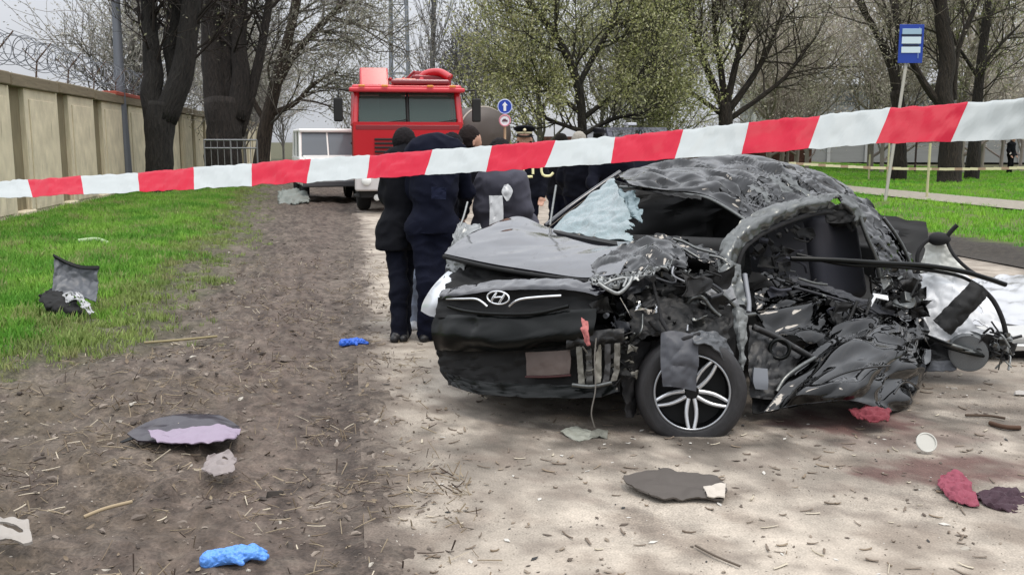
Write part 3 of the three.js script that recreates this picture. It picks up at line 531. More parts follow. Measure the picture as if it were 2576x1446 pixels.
const paleM = std(0xd4d6d8, 0.45), zincM = std(0x9a9da0, 0.4, { map: bareTex, metalness: 0.5 }), chromeM = new THREE.MeshStandardMaterial({ color: 0xe6e8ea, metalness: 1, roughness: 0.12, side: THREE.DoubleSide });
const crackTex = (() => { // shattered laminated glass
  const n = 512, seeds = []; for (let i = 0; i < 420; i++) seeds.push([rnd(), rnd()]);
  const cell = 16, grid = Array.from({ length: cell * cell }, () => []); seeds.forEach((s) => grid[Math.min(cell - 1, Math.floor(s[1] * cell)) * cell + Math.min(cell - 1, Math.floor(s[0] * cell))].push(s));
  return tex(n, (u, v) => { let d1 = 9, d2 = 9; const ci = Math.floor(u * cell), cj = Math.floor(v * cell);
    for (let j = -1; j <= 1; j++) for (let i = -1; i <= 1; i++) for (const s of grid[((cj + j + cell) % cell) * cell + (ci + i + cell) % cell]) { let dx = Math.abs(u - s[0]), dy = Math.abs(v - s[1]); dx = Math.min(dx, 1 - dx); dy = Math.min(dy, 1 - dy); const d = Math.hypot(dx, dy); if (d < d1) { d2 = d1; d1 = d; } else if (d < d2) d2 = d; }
    const e = smooth(d2 - d1, 0.0, 0.008), g = 0.90 - 0.1 * e + 0.08 * fbm2(u * 7, v * 7, 3); return [g * 0.93, g * 0.98, g * 0.985]; });
})(); crackTex.repeat.set(2, 2);
const glassM = phys(0x9fadb0, { map: crackTex, roughness: 0.25, transmission: 0.18, thickness: 0, clearcoat: 0.8, clearcoatRoughness: 0.1 });

const CO = gnd(1735, 1105), CF = V(-0.6816, 0, 0.7317), CL = V(0.7317, 0, 0.6816);
const carP = (a, l, h) => CO.clone().addScaledVector(CF, -a).addScaledVector(CL, l).add(V(0, h, 0));
const car = thing('wrecked_car', 'crumpled black saloon car with torn open side and shattered windscreen', 'wrecked car', CO.clone());
const S = (name, rows, m, o, label) => mesh(name, local(sheet(px(rows), o), car), m, car, label);
const R = (name, pts, r, m, n = 18, sides = 7, label) => mesh(name, local(rope(pts.map((p) => at(...p)), r, n, sides), car), m, car, label);

const junk = (n, poly, z0, z1, mats, size) => {
  const parts = mats.map(() => []);
  const inside = (x, y) => { let c = false; for (let i = 0, j = poly.length - 1; i < poly.length; j = i++) { const [xi, yi] = poly[i], [xj, yj] = poly[j]; if ((yi > y) !== (yj > y) && x < (xj - xi) * (y - yi) / (yj - yi) + xi) c = !c; } return c; };
  const xs = poly.map((p) => p[0]), ys = poly.map((p) => p[1]);
  for (let k = 0; k < n;) {
    const x = rr(Math.min(...xs), Math.max(...xs)), y = rr(Math.min(...ys), Math.max(...ys)); if (!inside(x, y)) continue; k++;
    const c = at(x, y, rr(z0, z1)), s = size * rr(0.4, 1.3), i = Math.floor(rnd() * rnd() * mats.length), t = rnd(); let g;
    if (t < 0.4) { const a = V(rr(-1, 1), rr(-1, 1), rr(-0.6, 0.6)).multiplyScalar(s * 1.6), b = V(rr(-1, 1), rr(-1, 1), rr(-0.6, 0.6)).multiplyScalar(s * 1.6); g = rope([c.clone().add(a), c.clone().addScaledVector(V(rr(-1, 1), rr(-1, 1), rr(-1, 1)), s), c.clone().add(b)], s * rr(0.08, 0.2), 8, 6); }
    else if (t < 0.65) { g = new RoundedBoxGeometry(s * rr(0.5, 1.4), s * rr(0.3, 1), s * rr(0.3, 0.8), 2, s * 0.08); g.rotateX(rr(-1, 1)); g.rotateY(rr(-1, 1)); g.rotateZ(rr(-1.5, 1.5)); g.translate(c.x, c.y, c.z); }
    else if (t < 0.8) { g = new THREE.CylinderGeometry(s * 0.25, s * 0.3, s * rr(0.4, 1.2), 12); g.rotateX(rr(-1.5, 1.5)); g.rotateZ(rr(-1.5, 1.5)); g.translate(c.x, c.y, c.z); }
    else { const q = [0, 1, 2].map((j) => [0, 1, 2].map((m) => c.clone().add(V((m - 1) * s, (j - 1) * s * 0.7, rr(-0.5, 0.5) * s)).add(V(rr(-1, 1), rr(-1, 1), rr(-1, 1)).multiplyScalar(s * 0.5)))); g = sheet(q, { nu: 8, nv: 8, dent: s * 0.4, freq: 10, thick: 0.004 }); }
    parts[i].push(g);
  }
  return parts.map((p) => (p.length ? local(merge(p), car) : null));
};
// --- body shell seen from the front ---
S('hood', [
  [[1118, 640, 5.98], [1230, 664, 5.72], [1350, 684, 5.50], [1470, 700, 5.32], [1560, 690, 5.24]],
  [[1140, 618, 6.12], [1240, 628, 5.98], [1365, 652, 5.72], [1485, 668, 5.50], [1575, 662, 5.40]],
  [[1185, 588, 6.36], [1270, 580, 6.36], [1395, 610, 6.10], [1510, 632, 5.78], [1605, 636, 5.60]],
  [[1213, 576, 6.48], [1302, 546, 6.72], [1386, 576, 6.52], [1540, 608, 6.02], [1660, 606, 5.78]]], hoodM, { dent: 0.007, freq: 1.3, nu: 60, nv: 44, keep: 0.2, thick: 0.012 }, 'buckled dusty bonnet raised at its far edge');
R('hood_edge', [[1116, 645, 5.97], [1230, 672, 5.70], [1350, 692, 5.48], [1480, 708, 5.30]], 0.014, blackM);
S('hood_fold', [
  [[1490, 664, 5.50], [1560, 622, 5.66], [1625, 598, 5.78], [1665, 592, 5.80], [1705, 606, 5.74]],
  [[1490, 690, 5.33], [1565, 656, 5.45], [1635, 634, 5.55], [1690, 628, 5.58], [1725, 640, 5.56]],
  [[1500, 710, 5.22], [1570, 690, 5.28], [1640, 676, 5.34], [1690, 668, 5.42], [1735, 676, 5.46]]], paintM, { dent: 0.045, freq: 3, nu: 50, nv: 36, keep: 0.1, ragged: 0.02 }, 'folded near edge of the bonnet');
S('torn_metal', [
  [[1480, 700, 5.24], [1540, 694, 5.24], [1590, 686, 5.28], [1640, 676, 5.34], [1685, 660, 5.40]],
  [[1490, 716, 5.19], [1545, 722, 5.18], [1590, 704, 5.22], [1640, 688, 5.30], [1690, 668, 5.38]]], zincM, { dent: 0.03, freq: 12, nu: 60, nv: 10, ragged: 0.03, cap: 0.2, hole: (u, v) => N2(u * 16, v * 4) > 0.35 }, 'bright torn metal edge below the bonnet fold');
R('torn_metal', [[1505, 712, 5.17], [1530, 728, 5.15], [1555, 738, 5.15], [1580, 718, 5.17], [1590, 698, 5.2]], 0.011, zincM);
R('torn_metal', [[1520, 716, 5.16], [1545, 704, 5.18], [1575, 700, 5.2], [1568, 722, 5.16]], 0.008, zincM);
S('gap_shade_sheet', [  // black sheet painted in for the shade under the bonnet edge
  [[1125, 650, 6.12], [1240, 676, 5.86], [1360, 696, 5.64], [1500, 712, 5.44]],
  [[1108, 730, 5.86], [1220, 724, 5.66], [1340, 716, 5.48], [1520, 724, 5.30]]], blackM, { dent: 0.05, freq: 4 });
S('bumper_top', [
  [[1112, 730, 5.80], [1200, 714, 5.62], [1320, 701, 5.46], [1440, 703, 5.34], [1540, 716, 5.26]],
  [[1105, 742, 5.74], [1200, 730, 5.53], [1320, 718, 5.36], [1440, 720, 5.25], [1520, 734, 5.19]],
  [[1108, 752, 5.73], [1200, 738, 5.51], [1320, 729, 5.34], [1440, 731, 5.23], [1500, 744, 5.18]]], hoodM, { dent: 0.008, freq: 5, nu: 44, nv: 12 }, 'grey reflecting upper strip of the bumper');
S('grille', [
  [[1100, 748, 5.76], [1200, 736, 5.55], [1320, 727, 5.38], [1440, 730, 5.27], [1520, 742, 5.22]],
  [[1098, 775, 5.76], [1200, 765, 5.56], [1320, 758, 5.39], [1440, 757, 5.28], [1510, 762, 5.23]],
  [[1096, 800, 5.74], [1200, 795, 5.53], [1320, 792, 5.36], [1440, 786, 5.25], [1500, 784, 5.21]]], blackM, { dent: 0.01, freq: 6 });
R('grille_trim', [[1124, 752, 5.70], [1165, 752, 5.58], [1200, 753, 5.49], [1216, 762, 5.45], [1226, 771, 5.43]], 0.0085, chromeM);
R('grille_trim', [[1282, 771, 5.35], [1294, 760, 5.33], [1310, 753, 5.31], [1350, 748, 5.27], [1412, 744, 5.22]], 0.0085, chromeM);
R('grille_lip', [[1128, 770, 5.70], [1170, 782, 5.55], [1250, 790, 5.38], [1350, 788, 5.26], [1430, 770, 5.19]], 0.011, plasticM);
{ // oval emblem with a slanted letter
  const g = new THREE.Group(); g.name = 'emblem'; const c = at(1253, 749, 5.36); g.position.copy(c.clone().sub(CO)); g.lookAt(g.position.clone().add(V(-0.55, 0.2, 0.83))); car.add(g);
  const rx = 0.074, ry = 0.036, ring = []; for (let i = 0; i <= 40; i++) { const t = i / 40 * Math.PI * 2; ring.push(V(Math.cos(t) * rx, Math.sin(t) * ry, 0)); }
  mesh('emblem_ring', tube(ring, 0.0055, 7), chromeM, g);
  const bar = (pts, r) => tube(curve(pts, 10), r, 6);
  mesh('emblem_letter', [bar([V(-0.042, -0.026, 0), V(-0.030, 0, 0.003), V(-0.012, 0.028, 0)], 0.0075), bar([V(0.012, -0.028, 0), V(0.030, 0, 0.003), V(0.042, 0.026, 0)], 0.0075), bar([V(-0.032, -0.004, 0.002), V(0, 0.003, 0.005), V(0.032, 0.006, 0.002)], 0.006)], chromeM, g);
}
S('bumper', [
  [[1096, 792, 5.78], [1190, 792, 5.52], [1300, 793, 5.35], [1420, 782, 5.22], [1500, 776, 5.17]],
  [[1087, 815, 5.78], [1190, 815, 5.51], [1300, 812, 5.33], [1420, 805, 5.20], [1500, 800, 5.15]],
  [[1086, 838, 5.76], [1190, 848, 5.46], [1300, 848, 5.28], [1420, 835, 5.16], [1495, 825, 5.13]],
  [[1090, 856, 5.77], [1190, 868, 5.48], [1300, 868, 5.30], [1420, 856, 5.18], [1490, 850, 5.15]],
  [[1096, 880, 5.80], [1190, 884, 5.55], [1300, 880, 5.37], [1420, 868, 5.24], [1490, 862, 5.2]]], plasticM, { dent: 0.02, freq: 1.6, nu: 60, nv: 36, keep: 0.1 }, 'cracked black front bumper');
S('lower_grille', [
  [[1098, 872, 5.84], [1200, 876, 5.6], [1320, 874, 5.42], [1440, 862, 5.28], [1560, 850, 5.2]],
  [[1104, 920, 5.82], [1200, 926, 5.58], [1320, 928, 5.4], [1440, 920, 5.27], [1560, 910, 5.2]],
  [[1130, 968, 5.74], [1210, 982, 5.52], [1320, 992, 5.36], [1440, 996, 5.25], [1560, 985, 5.19]]], std(0x1d1c1a, 0.8, { map: dirtTex }), { dent: 0.03, freq: 6 });
S('plate_recess', [[[1322, 886, 5.34], [1380, 884, 5.27], [1434, 880, 5.21]], [[1324, 916, 5.33], [1380, 914, 5.26], [1436, 912, 5.2]], [[1326, 944, 5.33], [1380, 944, 5.26], [1434, 940, 5.2]]], std(0x574c47, 0.75), { dent: 0.006, freq: 6 }, 'brown dusty number plate recess without a plate');
R('plate_recess_edge', [[1322, 948, 5.32], [1380, 948, 5.25], [1436, 944, 5.19]], 0.006, std(0x3a1616, 0.6));
S('bumper_lip', [
  [[1118, 935, 5.72], [1190, 956, 5.52], [1300, 966, 5.34], [1400, 968, 5.24], [1500, 966, 5.18], [1550, 960, 5.16]],
  [[1140, 972, 5.62], [1200, 990, 5.45], [1300, 998, 5.29], [1400, 1002, 5.2], [1500, 998, 5.14], [1555, 985, 5.13]]], plasticM, { dent: 0.02, freq: 5 });
for (let i = 0; i < 5; i++) S('radiator_rib', [[[1450 + i * 24, 872 - i * 2, 5.17 - i * 0.012], [1464 + i * 24, 871 - i * 2, 5.16 - i * 0.012]], [[1453 + i * 23, 925, 5.17 - i * 0.012], [1467 + i * 23, 922, 5.16 - i * 0.012]], [[1456 + i * 20, 972 - i * 3, 5.16 - i * 0.012], [1472 + i * 20, 968 - i * 3, 5.15 - i * 0.012]]], std([0x66645c, 0x3b3a37, 0x726f66, 0x2c2b2b, 0x5d5a53][i], 0.6), { dent: 0.02, freq: 9, nu: 8, nv: 24 });
S('crash_beam', [[[1425, 838, 5.18], [1490, 832, 5.14], [1570, 826, 5.14]], [[1425, 862, 5.17], [1490, 858, 5.13], [1570, 850, 5.13]], [[1425, 880, 5.2], [1490, 876, 5.16], [1570, 868, 5.16]]], std(0x3a3c42, 0.5, { map: dirtTex }), { dent: 0.02, freq: 7 });
R('crash_beam_edge', [[1440, 968, 5.16], [1490, 972, 5.13], [1540, 962, 5.12]], 0.012, bareM);
S('headlight', [
  [[1128, 684, 6.02], [1150, 694, 5.96], [1160, 712, 5.9]],
  [[1092, 722, 5.98], [1112, 722, 5.86], [1126, 738, 5.84]],
  [[1068, 760, 5.98], [1088, 762, 5.84], [1108, 768, 5.82]],
  [[1062, 782, 6.0], [1080, 792, 5.9], [1098, 796, 5.86]]], phys(0xe8edf2, { roughness: 0.18, clearcoat: 1, transmission: 0.15, thickness: 0 }), { nu: 20, nv: 24, thick: 0.02 }, 'pale clear headlight lens on the far corner');
S('far_fender', [[[1126, 650, 6.08], [1150, 656, 6.0], [1172, 664, 5.95]], [[1122, 668, 6.06], [1148, 676, 5.98], [1165, 684, 5.94]], [[1122, 690, 6.04], [1140, 700, 5.98], [1152, 708, 5.94]]], zincM, { dent: 0.015, freq: 8 });
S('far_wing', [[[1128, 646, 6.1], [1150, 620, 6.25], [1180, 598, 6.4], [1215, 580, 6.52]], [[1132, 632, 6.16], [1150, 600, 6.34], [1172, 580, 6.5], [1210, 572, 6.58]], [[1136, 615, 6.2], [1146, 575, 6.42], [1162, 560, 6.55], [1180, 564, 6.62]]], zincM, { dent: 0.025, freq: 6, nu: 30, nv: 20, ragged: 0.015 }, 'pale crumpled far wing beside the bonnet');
R('bent_rod', [[1156, 572, 6.5], [1166, 545, 6.54], [1176, 508, 6.6]], 0.007, zincM);
R('bent_rod', [[1384, 566, 6.66], [1392, 510, 6.72], [1399, 466, 6.76]], 0.008, zincM);
// --- glasshouse ---
S('cowl', [[[1384, 580, 6.5], [1460, 594, 6.22], [1552, 610, 5.94]], [[1388, 586, 6.42], [1462, 602, 6.12], [1555, 620, 5.86]]], blackM, { thick: 0.02 });
S('windscreen', [
  [[1388, 577, 6.56], [1450, 588, 6.38], [1520, 600, 6.14], [1596, 608, 5.96]],
  [[1420, 545, 6.66], [1475, 556, 6.48], [1535, 568, 6.26], [1602, 584, 6.06]],
  [[1478, 498, 6.78], [1515, 512, 6.62], [1550, 528, 6.42], [1590, 550, 6.22]],
  [[1545, 448, 6.92], [1553, 466, 6.78], [1560, 486, 6.62], [1576, 512, 6.44]]], glassM, { dent: 0.018, freq: 3, nu: 50, nv: 40, thick: 0.006, hole: (u, v) => u > 0.93 + 0.1 * N2(v * 7, 2) }, 'shattered pale windscreen glass');
S('glass_remnant', [[[1556, 478, 6.6], [1600, 488, 6.42]], [[1562, 510, 6.5], [1606, 520, 6.34]], [[1580, 545, 6.35], [1616, 560, 6.2]]], phys(0x9fb4ba, { roughness: 0.3, transmission: 0.5, thickness: 0 }), { dent: 0.04, freq: 7, ragged: 0.03 });
R('far_pillar', [[1374, 568, 6.7], [1430, 524, 6.84], [1500, 474, 6.98], [1560, 434, 7.1]], 0.022, hoodM, 12);
S('roof', [
  [[1556, 440, 7.02], [1650, 411, 7.12], [1790, 394, 7.32], [1880, 390, 7.5], [1990, 412, 7.7], [2075, 438, 7.8], [2140, 474, 7.7]],
  [[1562, 446, 6.82], [1670, 432, 6.86], [1795, 420, 6.95], [1890, 420, 7.08], [1990, 440, 7.25], [2065, 462, 7.3], [2130, 490, 7.25]],
  [[1572, 452, 6.66], [1680, 450, 6.62], [1795, 446, 6.62], [1890, 462, 6.66], [1980, 470, 6.8], [2045, 482, 6.9], [2110, 496, 6.9]],
  [[1580, 458, 6.52], [1685, 468, 6.42], [1785, 474, 6.32], [1880, 512, 6.22], [1950, 500, 6.42], [2025, 498, 6.56], [2095, 500, 6.66]],
  [[1590, 464, 6.42], [1690, 482, 6.28], [1780, 492, 6.14], [1884, 552, 5.96], [1930, 526, 6.08], [2005, 508, 6.28], [2080, 500, 6.46]]], roofM, { dent: 0.05, freq: 2.4, along: [0.75, -0.1, 0.65], stretch: 0.5, cap: 0.14, nu: 110, nv: 60, keep: 0.12 }, 'dented and creased grey black roof');
S('roof_crease', [[[1850, 402, 7.2], [1900, 418, 7.05], [1940, 448, 6.95], [1960, 470, 6.85]], [[1842, 412, 7.14], [1888, 430, 6.98], [1925, 460, 6.86], [1945, 480, 6.76]]], paintM, { dent: 0.06, freq: 9, ragged: 0.02 });
S('roof_flap', [[[1970, 418, 7.5], [2040, 446, 7.4], [2110, 478, 7.2], [2160, 520, 7.0]], [[1960, 440, 7.3], [2030, 466, 7.18], [2100, 496, 6.98], [2145, 540, 6.8]]], dullM, { dent: 0.07, freq: 7, ragged: 0.03 }, 'torn dark rear flap of the roof');
S('roof_header', [[[1545, 454, 6.74], [1600, 466, 6.5], [1690, 484, 6.28], [1766, 494, 6.14]], [[1552, 464, 6.7], [1604, 476, 6.46], [1692, 494, 6.24], [1764, 502, 6.1]]], blackM, { dent: 0.01, freq: 8 });
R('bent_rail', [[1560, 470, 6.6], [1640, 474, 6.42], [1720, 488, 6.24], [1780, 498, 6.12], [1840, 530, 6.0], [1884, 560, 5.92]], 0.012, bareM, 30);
for (const [a, b] of [[[1880, 470, 6.5], [1932, 516, 6.14]], [[1905, 452, 6.62], [1962, 508, 6.26]], [[1930, 442, 6.75], [1996, 500, 6.38]], [[1960, 440, 6.9], [2030, 494, 6.5]], [[2005, 448, 7.0], [2060, 490, 6.62]], [[1800, 470, 6.3], [1872, 538, 5.98]]]) {
  const m = [(a[0] + b[0]) / 2 + rr(-12, 12), (a[1] + b[1]) / 2 + rr(-8, 8), (a[2] + b[2]) / 2 - 0.03];
  S('roof_crease', [[a, m, b], [[a[0] + 10, a[1] - 7, a[2]], [m[0] + 14, m[1] - 10, m[2]], [b[0] + 8, b[1] - 5, b[2]]]], rnd() < 0.5 ? bareM : paintM, { dent: 0.03, freq: 10, nu: 20, nv: 8, ragged: 0.015 });
}
// --- cabin ---
S('dark_cabin_backing', [  // black sheet added behind the openings to give the interior its darkness
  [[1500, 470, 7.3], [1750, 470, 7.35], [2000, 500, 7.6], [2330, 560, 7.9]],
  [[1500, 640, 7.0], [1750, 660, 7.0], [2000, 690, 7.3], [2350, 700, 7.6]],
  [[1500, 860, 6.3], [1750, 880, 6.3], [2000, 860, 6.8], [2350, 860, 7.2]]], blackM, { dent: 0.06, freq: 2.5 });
const seatG = (x, y, z, w, h, d, t) => { const g = new RoundedBoxGeometry(w, h, d, 5, 0.07); g.rotateX(-0.25); g.rotateY(t); const c = at(x, y, z); g.translate(c.x, c.y, c.z); return local(g, car); };
mesh('seat', seatG(2092, 650, 6.85, 0.5, 0.62, 0.2, 0.55), slateM, car, 'dark slate seat back inside the torn side'); mesh('seat', seatG(1960, 640, 6.6, 0.42, 0.5, 0.18, 0.4), std(0x24252a, 0.85), car);
mesh('head_restraint', seatG(2112, 548, 6.78, 0.22, 0.13, 0.12, 0.5), blackM, car);
mesh('dashboard', seatG(1700, 640, 6.2, 0.85, 0.2, 0.4, -0.4), blackM, car);
// --- torn near side ---
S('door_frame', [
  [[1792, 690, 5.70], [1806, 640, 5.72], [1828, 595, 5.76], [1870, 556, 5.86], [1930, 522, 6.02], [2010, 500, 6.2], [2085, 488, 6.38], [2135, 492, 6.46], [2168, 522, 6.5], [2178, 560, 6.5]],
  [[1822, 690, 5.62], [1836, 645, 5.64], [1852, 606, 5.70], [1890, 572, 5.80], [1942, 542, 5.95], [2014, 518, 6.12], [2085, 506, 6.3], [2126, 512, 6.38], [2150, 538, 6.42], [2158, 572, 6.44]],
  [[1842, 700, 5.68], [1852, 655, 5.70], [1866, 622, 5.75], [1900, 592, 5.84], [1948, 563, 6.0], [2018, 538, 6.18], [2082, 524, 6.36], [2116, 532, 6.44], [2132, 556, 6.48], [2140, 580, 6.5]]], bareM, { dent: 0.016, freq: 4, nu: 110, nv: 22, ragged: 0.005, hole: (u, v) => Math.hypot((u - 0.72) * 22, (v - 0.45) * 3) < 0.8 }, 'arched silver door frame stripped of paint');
R('door_frame_seal', [[1850, 690, 5.72], [1868, 632, 5.76], [1900, 600, 5.86], [1950, 572, 6.02], [2020, 546, 6.2], [2085, 534, 6.38], [2120, 548, 6.46], [2145, 580, 6.5]], 0.016, rubberM, 36);
S('dark_hole_sheet', [[[2078, 536, 6.36], [2110, 530, 6.4], [2150, 530, 6.44]], [[2080, 560, 6.36], [2112, 562, 6.4], [2152, 556, 6.44]]], blackM, { dent: 0.02, freq: 8 });  // black sheet standing in for the dark hole under the frame crest
S('rear_pillar', [
  [[2128, 470, 6.9], [2190, 514, 6.92], [2245, 574, 6.96], [2288, 636, 7.0], [2322, 700, 7.0]],
  [[2134, 496, 6.7], [2178, 545, 6.7], [2222, 604, 6.72], [2256, 660, 6.76], [2284, 730, 6.8]],
  [[2138, 524, 6.56], [2166, 574, 6.54], [2196, 628, 6.54], [2216, 680, 6.56], [2226, 750, 6.6]]], paintM, { dent: 0.06, freq: 5, nu: 60, nv: 30, ragged: 0.02 }, 'dented black rear pillar');
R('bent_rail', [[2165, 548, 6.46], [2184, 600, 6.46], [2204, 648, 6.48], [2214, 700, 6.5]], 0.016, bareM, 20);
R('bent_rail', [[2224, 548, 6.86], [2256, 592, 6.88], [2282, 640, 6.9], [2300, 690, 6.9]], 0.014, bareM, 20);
S('rear_quarter', [
  [[2205, 640, 6.62], [2260, 660, 6.7], [2315, 690, 6.8], [2350, 720, 6.85]],
  [[2200, 720, 6.5], [2262, 735, 6.56], [2310, 750, 6.65], [2340, 770, 6.7]],
  [[2205, 800, 6.4], [2262, 810, 6.44], [2312, 826, 6.5], [2350, 850, 6.55]]], paintM, { dent: 0.09, freq: 5, nu: 50, nv: 40, ragged: 0.03 });
S('door_belt', [[[1985, 690, 6.06], [2060, 712, 6.1], [2150, 742, 6.2], [2250, 785, 6.3]], [[1988, 706, 6.0], [2062, 728, 6.04], [2150, 760, 6.14], [2246, 804, 6.24]]], grayPlM, { dent: 0.015, freq: 6 });
R('belt_trim', [[2010, 700, 6.0], [2050, 712, 6.0], [2082, 716, 6.02]], 0.008, bareM); R('belt_trim', [[1998, 722, 5.98], [2080, 745, 6.02], [2160, 770, 6.1], [2244, 812, 6.2]], 0.010, grayPlM, 24);
S('door_upper', [
  [[1905, 690, 6.08], [1990, 706, 6.08], [2080, 728, 6.1], [2160, 756, 6.18], [2290, 812, 6.32]],
  [[1900, 770, 5.92], [2000, 790, 5.92], [2090, 792, 5.98], [2180, 802, 6.08], [2310, 835, 6.26]],
  [[1930, 830, 5.8], [2010, 860, 5.78], [2100, 862, 5.82], [2190, 850, 5.98], [2320, 862, 6.2]]], paintM, { dent: 0.05, freq: 2.4, nu: 70, nv: 40, along: [0.8, 0.0, -0.6], stretch: 0.7, cap: 0.14, ragged: 0.012 });
S('door_inner', [
  [[1886, 818, 5.62], [1930, 828, 5.66], [1985, 858, 5.72], [2050, 898, 5.8]],
  [[1884, 890, 5.5], [1930, 900, 5.53], [1985, 920, 5.58], [2045, 935, 5.66]],
  [[1886, 960, 5.44], [1930, 975, 5.45], [1985, 985, 5.48], [2030, 975, 5.56]],
  [[1890, 1000, 5.42], [1930, 1004, 5.42], [1985, 1002, 5.45], [2020, 990, 5.5]]], std(0x4a4d53, 0.5, { map: dirtTex }), { dent: 0.025, freq: 6, nu: 40, nv: 40 }, 'grey inner door panel with a speaker opening');
{ const t = new THREE.TorusGeometry(0.055, 0.012, 10, 28); const c = at(1962, 878, 5.55); t.lookAt(V(-0.2, 0.1, 1)); t.translate(c.x, c.y, c.z); mesh('speaker_ring', local(t, car), plasticM, car); }
S('door_pocket', [[[1896, 925, 5.42], [1930, 928, 5.43]], [[1894, 958, 5.4], [1932, 962, 5.41]], [[1900, 978, 5.4], [1930, 980, 5.41]]], std(0x6e7278, 0.45), { thick: 0.02 });
R('door_bar', [[1896, 822, 5.55], [1950, 846, 5.58], [2010, 880, 5.62], [2048, 902, 5.66]], 0.02, std(0x767980, 0.45, { map: dirtTex }), 20);
R('door_bar', [[2050, 900, 5.6], [2010, 924, 5.52], [1975, 952, 5.46], [1955, 985, 5.42]], 0.014, bareM, 16);
S('door_skin', [
  [[2030, 862, 5.86], [2110, 812, 6.0], [2190, 792, 6.12], [2260, 798, 6.26], [2320, 838, 6.4], [2345, 880, 6.46]],
  [[2010, 910, 5.62], [2100, 878, 5.68], [2190, 852, 5.84], [2270, 850, 6.04], [2325, 876, 6.24], [2345, 905, 6.36]],
  [[1980, 958, 5.46], [2085, 938, 5.44], [2190, 912, 5.54], [2275, 908, 5.82], [2318, 925, 6.06], [2330, 940, 6.2]],
  [[1945, 1005, 5.36], [2070, 980, 5.32], [2180, 964, 5.38], [2255, 972, 5.62], [2295, 980, 5.9], [2302, 985, 6.0]],
  [[1922, 1036, 5.32], [2040, 1016, 5.26], [2140, 1008, 5.3], [2215, 1028, 5.44], [2258, 1034, 5.62], [2275, 1030, 5.7]]], paintM, { dent: 0.06, freq: 2.2, nu: 90, nv: 60, keep: 0.08, along: [0.8, 0.15, -0.6], stretch: 0.75, cap: 0.16 }, 'glossy black door skin peeled down to the road');
for (const p of [[[2060, 968, 5.3], [2120, 940, 5.36], [2180, 925, 5.42], [2240, 920, 5.56]], [[2250, 990, 5.54], [2268, 965, 5.62], [2290, 962, 5.76], [2312, 978, 5.86]]]) R('torn_edge', p, 0.007, paintM, 24, 6);
junk(46, [[1880, 600], [1960, 570], [2040, 570], [2030, 700], [1980, 770], [1890, 740]], 6.0, 6.4, [blackM, dullM, slateM, bareM], 0.05).forEach((g, k) => { if (g) mesh('torn_fragments', g, [blackM, dullM, slateM, bareM][k], car).userData.kind = 'stuff'; });
S('sill', [[[1890, 1000, 5.5], [1960, 985, 5.6], [2080, 960, 5.8]], [[1895, 1040, 5.42], [1960, 1030, 5.5], [2080, 1005, 5.7]]], blackM, { dent: 0.02, freq: 5 });
S('window_sill', [
  [[1640, 590, 5.96], [1700, 598, 5.86], [1760, 618, 5.8], [1830, 638, 5.74]],
  [[1640, 604, 5.9], [1698, 614, 5.8], [1756, 636, 5.72], [1826, 658, 5.66]],
  [[1650, 616, 5.84], [1694, 634, 5.76], [1750, 652, 5.68], [1815, 680, 5.64]]], paintM, { dent: 0.06, freq: 9, nu: 50, nv: 20, ragged: 0.02 });
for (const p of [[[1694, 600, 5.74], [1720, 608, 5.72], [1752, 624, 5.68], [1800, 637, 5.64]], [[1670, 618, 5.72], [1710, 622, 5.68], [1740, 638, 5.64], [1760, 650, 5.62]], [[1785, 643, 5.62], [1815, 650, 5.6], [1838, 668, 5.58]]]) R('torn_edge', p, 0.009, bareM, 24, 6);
S('hinge_pillar', [[[1806, 660, 5.62], [1830, 650, 5.6], [1862, 668, 5.64]], [[1812, 705, 5.56], [1836, 700, 5.54], [1868, 712, 5.58]], [[1835, 760, 5.5], [1856, 765, 5.48], [1880, 770, 5.52]]], bareM, { dent: 0.035, freq: 9, nu: 20, nv: 30 });
S('strut_panel', [[[1740, 700, 5.62], [1790, 692, 5.58], [1838, 684, 5.56]], [[1750, 722, 5.5], [1800, 722, 5.46], [1848, 740, 5.46]], [[1775, 742, 5.44], [1825, 762, 5.4], [1872, 800, 5.44]]], std(0x85878d, 0.5, { map: bareTex }), { dent: 0.025, freq: 6 }, 'light grey exposed strut panel');
R('fender_stub', [[1744, 722, 5.42], [1780, 716, 5.38], [1820, 742, 5.36], [1872, 790, 5.4], [1900, 790, 5.46]], 0.012, bareM, 26);
R('fender_stub', [[1732, 762, 5.34], [1745, 750, 5.32], [1768, 748, 5.3], [1790, 775, 5.3], [1812, 795, 5.3]], 0.012, bareM, 22);
S('fender_edge', [[[1842, 778, 5.38], [1858, 772, 5.36], [1878, 782, 5.42]], [[1850, 830, 5.36], [1864, 828, 5.34], [1878, 835, 5.4]], [[1858, 880, 5.36], [1866, 880, 5.35], [1874, 885, 5.38]], [[1862, 930, 5.38], [1867, 930, 5.37], [1871, 932, 5.38]]], std(0x8b8f92, 0.45, { map: bareTex }), { dent: 0.012, freq: 8, nu: 12, nv: 40 }, 'pale strip of the torn front wing');
R('door_post', [[1874, 690, 5.66], [1878, 720, 5.62], [1884, 760, 5.56], [1884, 785, 5.52]], 0.016, std(0x7d8086, 0.5), 14);
S('front_wing', [
  [[1600, 735, 5.36], [1680, 745, 5.34], [1760, 775, 5.34], [1840, 800, 5.4]],
  [[1590, 790, 5.28], [1670, 800, 5.26], [1760, 812, 5.26], [1835, 835, 5.32]],
  [[1582, 850, 5.24], [1650, 845, 5.2], [1745, 842, 5.2], [1822, 872, 5.28]]], dullM, { dent: 0.08, freq: 6, nu: 60, nv: 40, ragged: 0.03 });
